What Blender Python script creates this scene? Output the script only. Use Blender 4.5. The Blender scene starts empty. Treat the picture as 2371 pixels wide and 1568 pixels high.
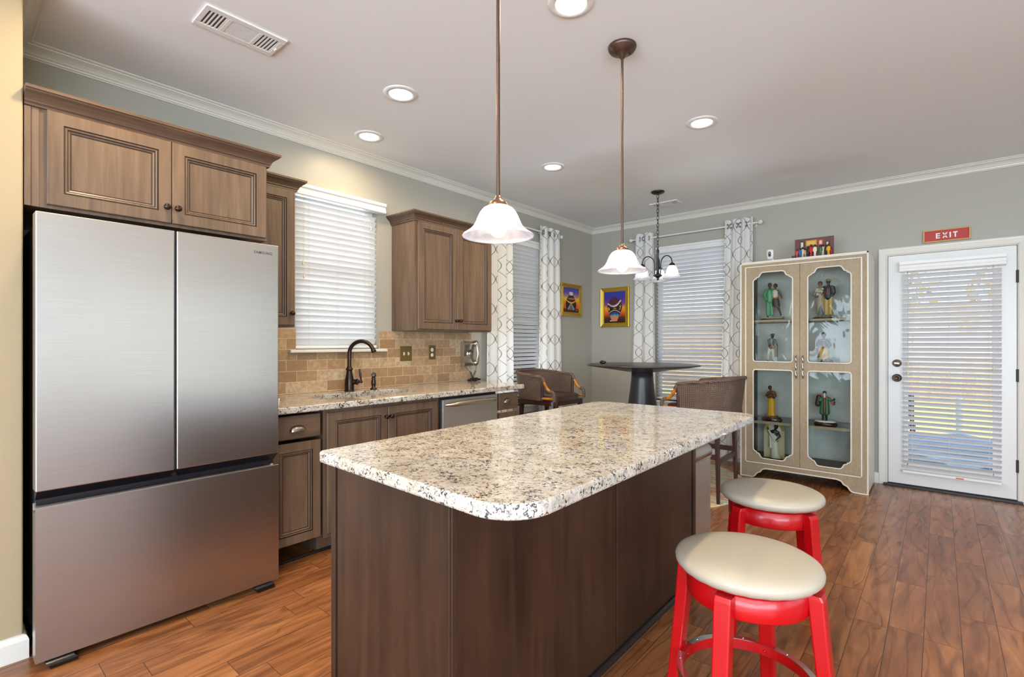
import bpy, bmesh, math, random
from math import sin, cos, pi, radians, sqrt
from mathutils import Vector, Matrix
random.seed(11)
SC = bpy.context.scene
COL = SC.collection

# ------------------------------------------------------------------ camera
cam_d = bpy.data.cameras.new('camera'); cam = bpy.data.objects.new('camera', cam_d); COL.objects.link(cam)
cam.location = (3.444, 0.0, 1.27)
cam.rotation_euler = (radians(90), 0, radians(40.5))
cam_d.sensor_width = 36.0
cam_d.lens = 36.0 * 1159.0 / 2371.0
cam_d.shift_y = 11.0 / 2371.0
cam_d.clip_start = 0.05
SC.camera = cam

# ------------------------------------------------------------------ world, sun, big lights, exposure
SC.view_settings.view_transform = 'Standard'
SC.view_settings.look = 'None'
SC.view_settings.gamma = 1.0
SC.view_settings.use_curve_mapping = False
SC.view_settings.exposure = 0.05
SC.cycles.max_bounces = 8
SC.cycles.diffuse_bounces = 4
SC.cycles.glossy_bounces = 4
SC.cycles.transmission_bounces = 6
SC.cycles.transparent_max_bounces = 16
SC.cycles.caustics_reflective = False
SC.cycles.caustics_refractive = False
SC.cycles.sample_clamp_indirect = 6.0
SC.cycles.use_denoising = True

wd = bpy.data.worlds.new('World'); SC.world = wd; wd.use_nodes = True
_n = wd.node_tree.nodes; _l = wd.node_tree.links
_bg = _n['Background']
_tc = _n.new('ShaderNodeTexCoord'); _sx = _n.new('ShaderNodeSeparateXYZ'); _cr = _n.new('ShaderNodeValToRGB')
_l.new(_tc.outputs['Generated'], _sx.inputs[0]); _l.new(_sx.outputs['Z'], _cr.inputs[0]); _l.new(_cr.outputs[0], _bg.inputs['Color'])
_cr.color_ramp.elements[0].position = 0.0; _cr.color_ramp.elements[0].color = (0.80, 0.90, 1.0, 1)
_cr.color_ramp.elements[1].position = 0.7; _cr.color_ramp.elements[1].color = (0.40, 0.62, 1.0, 1)
_bg.inputs['Strength'].default_value = 2.3

def light(name, kind, loc, energy, color, size=None, size_y=None, direction=None, shape=None, spread=None):
    d = bpy.data.lights.new(name, kind); d.energy = energy; d.color = color
    if kind == 'AREA':
        d.shape = shape or ('RECTANGLE' if size_y else 'DISK'); d.size = size
        if size_y: d.size_y = size_y
        if spread: d.spread = spread
    o = bpy.data.objects.new(name, d); COL.objects.link(o); o.location = loc
    if direction is not None:
        o.rotation_euler = Vector(direction).to_track_quat('-Z', 'Y').to_euler()
    return o

sun = light('sun', 'SUN', (0, 0, 12), 5.2, (1.0, 0.93, 0.82), direction=(-0.42, 0.55, -0.72))
sun.data.angle = radians(1.0)
DAY = (0.80, 0.90, 1.0)
WARM = (1.0, 0.78, 0.50)
# added lamps inside the unseen windows stand in for daylight, tilted at the ceiling
light('fill_rear', 'AREA', (3.9, -4.30, 1.35), 520, (0.74, 0.86, 1.0), 6.0, 2.2, (0, 1, 0.75))
light('fill_right', 'AREA', (7.10, -2.0, 1.40), 270, (0.72, 0.85, 1.0), 3.4, 1.8, (-1, 0.35, 0.75))
# added lamp outside the sink window, backlights its blind in place of daylight
light('fill_sink_blind', 'AREA', (-0.42, 2.03, 1.85), 20, DAY, 0.9, 1.3, (1, 0, -0.1))
# added lamps outside the dining windows and patio door, imitating light off the ground
light('fill_ground_bounce', 'AREA', (1.325, 6.45, -0.06), 220, DAY, 1.5, 0.9, (0, -0.5, 0.87))
light('fill_ground_bounce', 'AREA', (-0.85, 4.19, -0.06), 200, DAY, 0.9, 1.5, (0.5, 0, 0.87))
light('fill_ground_bounce', 'AREA', (3.50, 6.35, -0.06), 25, DAY, 1.2, 0.7, (0, -0.5, 0.87))
light('fill_side', 'AREA', (7.12, 2.65, 1.40), 15, DAY, 3.4, 1.7, (-1, 0, 0.2))  # added weak lamp inside the right windows, brightening cabinet side and fridge
DOWNLIGHT_W = 11.5
PENDANT_E = 5.5

# ------------------------------------------------------------------ material helpers
def lin(c):
    c = c / 255.0
    return c / 12.92 if c <= 0.04045 else ((c + 0.055) / 1.055) ** 2.4
def rgb(r, g, b): return (lin(r), lin(g), lin(b), 1.0)

def new_mat(name):
    m = bpy.data.materials.new(name); m.use_nodes = True
    nt = m.node_tree; b = nt.nodes['Principled BSDF']
    return m, nt, b
def node(nt, kind, **kw):
    n = nt.nodes.new('ShaderNode' + kind)
    for k, v in kw.items():
        if k.startswith('_'): setattr(n, k[1:], v)
        else:
            key = k.replace('__', ' ')
            n.inputs[key].default_value = v
    return n
def math_n(nt, op, a, b=None, c=None):
    n = nt.nodes.new('ShaderNodeMath'); n.operation = op
    for i, v in enumerate((a, b, c)):
        if v is None: continue
        if isinstance(v, (int, float)): n.inputs[i].default_value = v
        else: nt.links.new(v, n.inputs[i])
    return n.outputs[0]
def ramp(nt, src, stops, interp='LINEAR'):
    r = nt.nodes.new('ShaderNodeValToRGB'); r.color_ramp.interpolation = interp
    el = r.color_ramp.elements
    while len(el) > 1: el.remove(el[-1])
    el[0].position, el[0].color = stops[0]
    for p, c in stops[1:]:
        e = el.new(p); e.color = c
    nt.links.new(src, r.inputs[0]); return r.outputs[0]
def mapping(nt, scale=(1, 1, 1), loc=(0, 0, 0), rot=(0, 0, 0), coord='Object'):
    tc = nt.nodes.new('ShaderNodeTexCoord'); mp = nt.nodes.new('ShaderNodeMapping')
    mp.inputs['Scale'].default_value = scale; mp.inputs['Location'].default_value = loc; mp.inputs['Rotation'].default_value = rot
    nt.links.new(tc.outputs[coord], mp.inputs[0]); return mp.outputs[0]
def noise(nt, vec, scale, detail=3.0, rough=0.55, dist=0.0):
    n = nt.nodes.new('ShaderNodeTexNoise'); n.inputs['Scale'].default_value = scale; n.inputs['Detail'].default_value = detail
    n.inputs['Roughness'].default_value = rough; n.inputs['Distortion'].default_value = dist
    nt.links.new(vec, n.inputs['Vector']); return n.outputs[0]
def mixc(nt, fac, a, b, mode='MIX'):
    n = nt.nodes.new('ShaderNodeMix'); n.data_type = 'RGBA'; n.blend_type = mode
    for sock, v in ((n.inputs[0], fac), (n.inputs[6], a), (n.inputs[7], b)):
        if isinstance(v, (int, float, tuple)): sock.default_value = v
        else: nt.links.new(v, sock)
    return n.outputs[2]
def bump(nt, b, h, strength=0.2, dist=0.002):
    n = nt.nodes.new('ShaderNodeBump'); n.inputs['Strength'].default_value = strength; n.inputs['Distance'].default_value = dist
    nt.links.new(h, n.inputs['Height']); nt.links.new(n.outputs[0], b.inputs['Normal'])

_mc = {}
def plain(name, col, rough=0.5, metal=0.0, spec=0.5, coat=0.0, var=0.0):
    if name in _mc: return _mc[name]
    m, nt, b = new_mat(name)
    b.inputs['Base Color'].default_value = col; b.inputs['Roughness'].default_value = rough
    b.inputs['Metallic'].default_value = metal; b.inputs['Specular IOR Level'].default_value = spec
    b.inputs['Coat Weight'].default_value = coat
    if var:
        f = noise(nt, mapping(nt), 6.0, 4)
        c = ramp(nt, f, [(0.25, tuple(x * (1 - var) for x in col[:3]) + (1,)), (0.75, tuple(min(1, x * (1 + var)) for x in col[:3]) + (1,))])
        nt.links.new(c, b.inputs['Base Color'])
    _mc[name] = m; return m
def emit(name, col, strength):
    if name in _mc: return _mc[name]
    m, nt, b = new_mat(name)
    b.inputs['Base Color'].default_value = col; b.inputs['Emission Color'].default_value = col; b.inputs['Emission Strength'].default_value = strength
    _mc[name] = m; return m

def wood(name, dark, light_, grain=(34, 34, 2.2), rough=0.38, mottle=0.35, spec=0.4):
    m, nt, b = new_mat(name)
    v = mapping(nt, grain)
    f1 = noise(nt, v, 1.0, 5, 0.6, 0.3)
    f2 = noise(nt, mapping(nt, (5, 5, 1.6)), 1.0, 3)
    f = math_n(nt, 'ADD', math_n(nt, 'MULTIPLY', f1, 1 - mottle), math_n(nt, 'MULTIPLY', f2, mottle))
    c = ramp(nt, f, [(0.34, dark), (0.64, light_)])
    nt.links.new(c, b.inputs['Base Color']); b.inputs['Roughness'].default_value = rough; b.inputs['Specular IOR Level'].default_value = spec
    bump(nt, b, f1, 0.06, 0.001)
    return m

M = {}
M['wall'] = plain('wall_paint', rgb(172, 169, 159), 0.42, spec=0.35)
M['wall_warm'] = plain('alcove_wall_paint', rgb(172, 154, 122), 0.5, spec=0.35)
M['ceiling'] = plain('ceiling_paint', rgb(238, 241, 244), 0.6, spec=0.3)
M['trim'] = plain('trim_paint', rgb(222, 219, 210), 0.35)
M['door'] = plain('door_paint', rgb(226, 226, 223), 0.35)
M['white'] = plain('white_plastic', rgb(232, 232, 230), 0.35)
M['cab'] = wood('cabinet_wood', rgb(88, 70, 56), rgb(120, 98, 79))
M['cab_h'] = wood('cabinet_wood_rail', rgb(86, 68, 54), rgb(117, 95, 76), grain=(34, 2.2, 34))
M['glaze'] = plain('dark_glaze', rgb(45, 31, 23), 0.5)
M['island'] = wood('island_wood', rgb(38, 24, 16), rgb(72, 48, 33), grain=(26, 26, 1.6), rough=0.42, mottle=0.55)
M['crown'] = wood('cabinet_crown_wood', rgb(76, 57, 44), rgb(104, 81, 64), grain=(34, 2, 34))
M['shoe'] = plain('black_shoe_moulding', rgb(28, 26, 28), 0.35)
M['orb'] = plain('oil_rubbed_bronze', rgb(62, 50, 44), 0.3, 0.85)
M['bronze'] = plain('antique_bronze', rgb(98, 78, 68), 0.38, 0.8)
M['copper'] = plain('aged_copper', rgb(150, 112, 88), 0.3, 0.9)
M['pewter'] = plain('pewter', rgb(150, 142, 134), 0.3, 1.0)
M['chrome'] = plain('chrome', rgb(205, 207, 208), 0.18, 1.0)
M['nickel'] = plain('nickel', rgb(188, 182, 172), 0.28, 1.0)
M['black'] = plain('black_plastic', rgb(22, 22, 24), 0.35)
M['darkgrey'] = plain('dark_grey_metal', rgb(58, 58, 60), 0.5, 0.3)
M['red'] = plain('red_lacquer', rgb(184, 4, 13), 0.32, coat=0.2)
M['cushion'] = plain('cream_leather', rgb(182, 172, 154), 0.36)
M['charcoal'] = plain('charcoal_wood', rgb(52, 49, 50), 0.32, var=0.15)
M['espresso'] = plain('espresso_wood', rgb(58, 31, 28), 0.28, var=0.15)
M['seatleather'] = plain('brown_seat_leather', rgb(62, 42, 36), 0.3)
M['rattan'] = wood('rattan_pole', rgb(140, 78, 26), rgb(205, 132, 50), grain=(20, 20, 20), rough=0.25)
M['gold'] = plain('gold_frame', rgb(176, 150, 62), 0.38, 0.55, var=0.15)
M['goldlip'] = plain('bright_gold_lip', rgb(214, 168, 40), 0.25, 0.7)
M['brass'] = plain('antique_brass', rgb(150, 124, 70), 0.35, 0.85)
M['greige'] = wood('cerused_wood', rgb(146, 130, 105), rgb(166, 150, 123), grain=(90, 90, 30), rough=0.5)
M['whitewash'] = plain('white_lacquer', rgb(222, 216, 204), 0.4)
M['cabback'] = plain('grey_backing', rgb(226, 226, 216), 0.6, var=0.12)
M['cabdark'] = plain('brown_cabinet_inside', rgb(92, 80, 70), 0.5)
M['slat'] = None

# translucent blind slats
def _slat():
    m, nt, b = new_mat('blind_slat')
    b.inputs['Base Color'].default_value = rgb(240, 240, 241); b.inputs['Roughness'].default_value = 0.4
    t = nt.nodes.new('ShaderNodeBsdfTranslucent'); t.inputs[0].default_value = rgb(232, 232, 232)
    mx = nt.nodes.new('ShaderNodeMixShader'); mx.inputs[0].default_value = 0.22
    o = nt.nodes['Material Output']
    nt.links.new(b.outputs[0], mx.inputs[1]); nt.links.new(t.outputs[0], mx.inputs[2]); nt.links.new(mx.outputs[0], o.inputs[0])
    return m
M['slat'] = _slat()

def _glass(name, tint=(1, 1, 1, 1), base=0.05, wav=0.0, scale=8.0, gl=1.0):
    m, nt, b = new_mat(name); nt.nodes.remove(b)
    tr = nt.nodes.new('ShaderNodeBsdfTransparent'); tr.inputs[0].default_value = tint
    g = nt.nodes.new('ShaderNodeBsdfGlossy'); g.inputs['Roughness'].default_value = 0.02
    fr = nt.nodes.new('ShaderNodeFresnel'); fr.inputs['IOR'].default_value = 1.5
    f = math_n(nt, 'MULTIPLY', fr.outputs[0], gl)
    if wav:
        h = noise(nt, mapping(nt, (1, 1, 0.6)), scale, 2, 0.5, 0.6)
        bp = nt.nodes.new('ShaderNodeBump'); bp.inputs['Strength'].default_value = 1.0; bp.inputs['Distance'].default_value = wav
        nt.links.new(h, bp.inputs['Height']); nt.links.new(bp.outputs[0], g.inputs['Normal']); nt.links.new(bp.outputs[0], fr.inputs['Normal'])
    mx = nt.nodes.new('ShaderNodeMixShader')
    nt.links.new(f, mx.inputs[0]); nt.links.new(tr.outputs[0], mx.inputs[1]); nt.links.new(g.outputs[0], mx.inputs[2])
    nt.links.new(mx.outputs[0], nt.nodes['Material Output'].inputs[0])
    return m
M['glass'] = _glass('window_glass')
M['wavyglass'] = _glass('old_wavy_glass', tint=(0.90, 0.93, 0.92, 1), wav=0.009, scale=6.0, gl=0.40)
M['shelfglass'] = _glass('shelf_glass', tint=(0.80, 0.88, 0.85, 1))

def _shade(name, fac=0.5):
    m, nt, b = new_mat(name)
    f = noise(nt, mapping(nt), 14.0, 3, 0.5, 1.2)
    c = ramp(nt, f, [(0.35, rgb(226, 228, 240)), (0.65, rgb(250, 250, 252))])
    nt.links.new(c, b.inputs['Base Color']); b.inputs['Roughness'].default_value = 0.25
    t = nt.nodes.new('ShaderNodeBsdfTranslucent'); nt.links.new(c, t.inputs[0])
    mx = nt.nodes.new('ShaderNodeMixShader'); mx.inputs[0].default_value = fac
    nt.links.new(b.outputs[0], mx.inputs[1]); nt.links.new(t.outputs[0], mx.inputs[2])
    nt.links.new(mx.outputs[0], nt.nodes['Material Output'].inputs[0])
    return m
M['shade'] = _shade('alabaster_glass', 0.55)
M['bulb'] = emit('lit_bulb', (1.0, 0.97, 0.93, 1), PENDANT_E)
M['bulb_small'] = emit('lit_chandelier_bulb', (1.0, 0.95, 0.88, 1), PENDANT_E * 3.2)
M['lens'] = emit('lit_downlight_lens', (1.0, 0.93, 0.80, 1), 6.0)

# floor planks
def _floor():
    m, nt, b = new_mat('hand_scraped_planks')
    tc = nt.nodes.new('ShaderNodeTexCoord'); sp = nt.nodes.new('ShaderNodeSeparateXYZ'); nt.links.new(tc.outputs['Object'], sp.inputs[0])
    cb = nt.nodes.new('ShaderNodeCombineXYZ')
    nt.links.new(sp.outputs['Y'], cb.inputs[0]); nt.links.new(math_n(nt, 'ADD', sp.outputs['X'], 0.08), cb.inputs[1])
    br = nt.nodes.new('ShaderNodeTexBrick'); nt.links.new(cb.outputs[0], br.inputs['Vector'])
    br.offset = 0.43; br.offset_frequency = 2; br.squash = 0.72; br.squash_frequency = 3
    br.inputs['Scale'].default_value = 1.0; br.inputs['Brick Width'].default_value = 0.78; br.inputs['Row Height'].default_value = 0.124
    br.inputs['Mortar Size'].default_value = 0.0011; br.inputs['Mortar Smooth'].default_value = 0.3; br.inputs['Bias'].default_value = 0.0
    br.inputs['Color1'].default_value = (0, 0, 0, 1); br.inputs['Color2'].default_value = (1, 1, 1, 1); br.inputs['Mortar'].default_value = (0.5, 0.5, 0.5, 1)
    bw = nt.nodes.new('ShaderNodeRGBToBW'); nt.links.new(br.outputs['Color'], bw.inputs[0])
    rnd = bw.outputs[0]
    # grain coordinates, shifted for each plank
    cb2 = nt.nodes.new('ShaderNodeCombineXYZ')
    nt.links.new(math_n(nt, 'MULTIPLY', sp.outputs['X'], 11.0), cb2.inputs[0])
    nt.links.new(math_n(nt, 'MULTIPLY', sp.outputs['Y'], 1.5), cb2.inputs[1])
    nt.links.new(math_n(nt, 'MULTIPLY', rnd, 37.0), cb2.inputs[2])
    big = noise(nt, cb2.outputs[0], 1.0, 4, 0.6, 1.6)
    # cathedral grain rings: sine of a distorted noise
    rings = math_n(nt, 'SINE', math_n(nt, 'MULTIPLY', noise(nt, cb2.outputs[0], 0.75, 2, 0.5, 0.5), 34.0))
    rr = ramp(nt, math_n(nt, 'MULTIPLY_ADD', rings, 0.5, 0.5), [(0.0, (0.05, 0.04, 0.03, 1)), (0.06, (0.55, 0.5, 0.45, 1)), (0.22, (0.95, 0.94, 0.93, 1)), (0.6, (1, 1, 1, 1))])
    cb3 = nt.nodes.new('ShaderNodeCombineXYZ')
    nt.links.new(math_n(nt, 'MULTIPLY', sp.outputs['X'], 160.0), cb3.inputs[0]); nt.links.new(math_n(nt, 'MULTIPLY', sp.outputs['Y'], 7.0), cb3.inputs[1]); nt.links.new(math_n(nt, 'MULTIPLY', rnd, 11.0), cb3.inputs[2])
    fine = noise(nt, cb3.outputs[0], 1.0, 3)
    base = ramp(nt, big, [(0.25, rgb(122, 74, 42)), (0.5, rgb(166, 106, 62)), (0.75, rgb(196, 134, 82))])
    base = mixc(nt, math_n(nt, 'MULTIPLY_ADD', rnd, 0.34, 0.0), base, rgb(84, 48, 30), 'MIX')
    base = mixc(nt, 0.34, base, rr, 'MULTIPLY')
    base = mixc(nt, math_n(nt, 'MULTIPLY', fine, 0.30), base, rgb(70, 38, 20), 'MIX')
    base = mixc(nt, br.outputs['Fac'], base, rgb(40, 24, 16), 'MIX')
    nt.links.new(base, b.inputs['Base Color'])
    b.inputs['Roughness'].default_value = 0.27; b.inputs['Specular IOR Level'].default_value = 0.55
    # scraped waves across the plank + seams
    cb4 = nt.nodes.new('ShaderNodeCombineXYZ')
    nt.links.new(math_n(nt, 'MULTIPLY', sp.outputs['X'], 30.0), cb4.inputs[0]); nt.links.new(math_n(nt, 'MULTIPLY', sp.outputs['Y'], 3.0), cb4.inputs[1]); nt.links.new(math_n(nt, 'MULTIPLY', rnd, 19.0), cb4.inputs[2])
    wv = noise(nt, cb4.outputs[0], 1.0, 2)
    h = math_n(nt, 'SUBTRACT', math_n(nt, 'ADD', wv, math_n(nt, 'MULTIPLY', rr, 0.25)), math_n(nt, 'MULTIPLY', br.outputs['Fac'], 1.2))
    bump(nt, b, h, 0.5, 0.004)
    return m
M['floor'] = _floor()

def _granite(name, tint):
    m, nt, b = new_mat(name)
    v = mapping(nt, (1, 1, 1))
    cloud = noise(nt, v, 14.0, 4, 0.6)
    c = ramp(nt, cloud, [(0.3, rgb(180, 168, 148)), (0.6, tint)])
    gr = noise(nt, v, 75.0, 3, 0.65, 0.4)
    c = mixc(nt, ramp(nt, gr, [(0.52, (0, 0, 0, 1)), (0.64, (0.7, 0.7, 0.7, 1))]), c, rgb(138, 134, 132))
    v2 = mapping(nt, (1, 1, 1), loc=(3.1, 1.7, 0.4))
    cl = noise(nt, v2, 22.0, 2)
    dk = noise(nt, v2, 95.0, 4, 0.6, 1.0)
    dk = math_n(nt, 'ADD', dk, math_n(nt, 'MULTIPLY', cl, 0.34))
    c = mixc(nt, ramp(nt, dk, [(0.735, (0, 0, 0, 1)), (0.765, (0.95, 0.95, 0.95, 1))]), c, rgb(40, 38, 44))
    v3 = mapping(nt, (1, 1, 1), loc=(9.3, 4.2, 1.4))
    rd = noise(nt, v3, 85.0, 2, 0.5)
    c = mixc(nt, ramp(nt, rd, [(0.70, (0, 0, 0, 1)), (0.73, (0.85, 0.85, 0.85, 1))]), c, rgb(86, 52, 48))
    nt.links.new(c, b.inputs['Base Color']); b.inputs['Roughness'].default_value = 0.045; b.inputs['Specular IOR Level'].default_value = 0.75
    return m
M['granite'] = _granite('speckled_granite', rgb(206, 200, 190))

def _tile():
    m, nt, b = new_mat('tumbled_travertine_tile')
    tc = nt.nodes.new('ShaderNodeTexCoord'); sp = nt.nodes.new('ShaderNodeSeparateXYZ'); nt.links.new(tc.outputs['Object'], sp.inputs[0])
    cb = nt.nodes.new('ShaderNodeCombineXYZ')
    nt.links.new(sp.outputs['Y'], cb.inputs[0]); nt.links.new(math_n(nt, 'SUBTRACT', sp.outputs['Z'], 0.006), cb.inputs[1])
    br = nt.nodes.new('ShaderNodeTexBrick'); nt.links.new(cb.outputs[0], br.inputs['Vector'])
    br.offset = 0.5; br.inputs['Scale'].default_value = 1.0; br.inputs['Brick Width'].default_value = 0.152; br.inputs['Row Height'].default_value = 0.0765
    br.inputs['Mortar Size'].default_value = 0.0022; br.inputs['Mortar Smooth'].default_value = 0.4
    br.inputs['Color1'].default_value = (0, 0, 0, 1); br.inputs['Color2'].default_value = (1, 1, 1, 1); br.inputs['Mortar'].default_value = (0.5, 0.5, 0.5, 1)
    bw = nt.nodes.new('ShaderNodeRGBToBW'); nt.links.new(br.outputs['Color'], bw.inputs[0])
    c = ramp(nt, bw.outputs[0], [(0.0, rgb(150, 120, 88)), (0.35, rgb(176, 146, 110)), (0.7, rgb(190, 164, 130)), (1.0, rgb(202, 182, 152))])
    nz = noise(nt, mapping(nt), 38.0, 5, 0.7)
    c = mixc(nt, ramp(nt, nz, [(0.40, (0.55, 0.55, 0.55, 1)), (0.60, (0, 0, 0, 1))]), c, rgb(146, 108, 74))
    c = mixc(nt, ramp(nt, nz, [(0.60, (0, 0, 0, 1)), (0.75, (0.5, 0.5, 0.5, 1))]), c, rgb(226, 206, 178))
    c = mixc(nt, br.outputs['Fac'], c, rgb(206, 184, 150))
    nt.links.new(c, b.inputs['Base Color']); b.inputs['Roughness'].default_value = 0.5
    bump(nt, b, math_n(nt, 'SUBTRACT', math_n(nt, 'MULTIPLY', nz, 0.25), br.outputs['Fac']), 0.5, 0.002)
    return m
M['tile'] = _tile()

def _steel(name, col, rough, along, k=1.0):
    m, nt, b = new_mat(name)
    sc = {'y': (300, 4, 420), 'x': (4, 300, 420)}[along]
    n = noise(nt, mapping(nt, sc), 1.0, 3, 0.7)
    c = ramp(nt, n, [(0.3, tuple(x * 0.88 for x in col[:3]) + (1,)), (0.7, col)])
    nt.links.new(c, b.inputs['Base Color']); b.inputs['Metallic'].default_value = 1.0
    b.inputs['Roughness'].default_value = rough
    bump(nt, b, n, 0.35 * k, 0.0004)
    return m
M['steel'] = _steel('brushed_stainless', rgb(190, 186, 182), 0.30, 'y')
M['steel_dw'] = _steel('satin_stainless', rgb(206, 203, 196), 0.46, 'y', 0.6)
M['steel_sink'] = plain('sink_stainless', rgb(200, 200, 200), 0.22, 1.0)

def _curtain():
    m, nt, b = new_mat('trellis_curtain')
    tc = nt.nodes.new('ShaderNodeTexCoord'); sp = nt.nodes.new('ShaderNodeSeparateXYZ'); nt.links.new(tc.outputs['UV'], sp.inputs[0])
    W, P = 0.215, 0.298
    u = sp.outputs['X']; v = sp.outputs['Y']
    def lattice(du, dv):
        fu = math_n(nt, 'FRACT', math_n(nt, 'ADD', math_n(nt, 'DIVIDE', u, W), du))
        d = math_n(nt, 'MULTIPLY', math_n(nt, 'ABSOLUTE', math_n(nt, 'SUBTRACT', fu, 0.5)), W)
        ph = math_n(nt, 'MULTIPLY', math_n(nt, 'ADD', v, dv * P), 2 * pi / P)
        s = math_n(nt, 'SINE', ph)
        s3 = math_n(nt, 'SINE', math_n(nt, 'MULTIPLY', ph, 3.0))
        g = math_n(nt, 'ABSOLUTE', math_n(nt, 'ADD', math_n(nt, 'ADD', math_n(nt, 'MULTIPLY', s, 0.0725), 0.0325), math_n(nt, 'MULTIPLY', s3, 0.002)))
        e = math_n(nt, 'ABSOLUTE', math_n(nt, 'SUBTRACT', d, g))
        return math_n(nt, 'LESS_THAN', e, 0.0048)
    f = lattice(0, 0)
    c = mixc(nt, f, rgb(240, 239, 236), rgb(136, 132, 128))
    nt.links.new(c, b.inputs['Base Color']); b.inputs['Roughness'].default_value = 0.8
    t = nt.nodes.new('ShaderNodeBsdfTranslucent'); nt.links.new(c, t.inputs[0])
    mx = nt.nodes.new('ShaderNodeMixShader'); mx.inputs[0].default_value = 0.25
    nt.links.new(b.outputs[0], mx.inputs[1]); nt.links.new(t.outputs[0], mx.inputs[2]); nt.links.new(mx.outputs[0], nt.nodes['Material Output'].inputs[0])
    return m
M['curtain'] = _curtain()

def _weave():
    m, nt, b = new_mat('woven_rattan')
    tc = nt.nodes.new('ShaderNodeTexCoord'); sp = nt.nodes.new('ShaderNodeSeparateXYZ'); nt.links.new(tc.outputs['UV'], sp.inputs[0])
    k = 2 * pi / 0.016
    su = math_n(nt, 'SINE', math_n(nt, 'MULTIPLY', sp.outputs['X'], k)); sv = math_n(nt, 'SINE', math_n(nt, 'MULTIPLY', sp.outputs['Y'], k))
    w = math_n(nt, 'MULTIPLY', su, sv)
    nz = noise(nt, mapping(nt, coord='UV'), 9.0, 3)
    c = ramp(nt, math_n(nt, 'MULTIPLY_ADD', w, 0.5, 0.5), [(0.12, rgb(40, 29, 25)), (0.45, rgb(92, 72, 61)), (0.9, rgb(158, 134, 116))])
    c = mixc(nt, math_n(nt, 'MULTIPLY', nz, 0.35), c, rgb(92, 70, 60))
    nt.links.new(c, b.inputs['Base Color']); b.inputs['Roughness'].default_value = 0.55
    bump(nt, b, w, 0.6, 0.003)
    hole = math_n(nt, 'MULTIPLY', math_n(nt, 'GREATER_THAN', su, 0.62), math_n(nt, 'GREATER_THAN', sv, 0.62))
    hole = math_n(nt, 'MULTIPLY', hole, math_n(nt, 'GREATER_THAN', nz, 0.44))
    nt.links.new(math_n(nt, 'SUBTRACT', 1.0, hole), b.inputs['Alpha'])
    return m
M['weave'] = _weave()

def _rug():
    m, nt, b = new_mat('distressed_colour_rug')
    v = mapping(nt, (1.5, 5.5, 1), rot=(0, 0, 0.9))
    f = noise(nt, v, 1.6, 5, 0.65, 0.6)
    cols = [(0.25, rgb(40, 44, 60)), (0.36, rgb(196, 188, 150)), (0.42, rgb(196, 70, 60)), (0.46, rgb(216, 204, 168)), (0.52, rgb(130, 176, 168)), (0.56, rgb(222, 212, 176)), (0.60, rgb(226, 130, 70)), (0.65, rgb(206, 196, 120)), (0.72, rgb(110, 160, 160))]
    c = ramp(nt, f, cols, 'CONSTANT')
    g = noise(nt, mapping(nt, (70, 120, 1), rot=(0, 0, 0.9)), 1.0, 3)
    c = mixc(nt, math_n(nt, 'MULTIPLY', g, 0.55), c, rgb(206, 196, 166))
    dk = noise(nt, mapping(nt, (9, 60, 1), rot=(0, 0, 0.9), loc=(4, 2, 0)), 1.0, 3)
    c = mixc(nt, ramp(nt, dk, [(0.62, (0, 0, 0, 1)), (0.66, (0.85, 0.85, 0.85, 1))]), c, rgb(44, 44, 58))
    nt.links.new(c, b.inputs['Base Color']); b.inputs['Roughness'].default_value = 0.95
    bump(nt, b, g, 0.5, 0.004)
    return m
M['rug'] = _rug()
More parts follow.
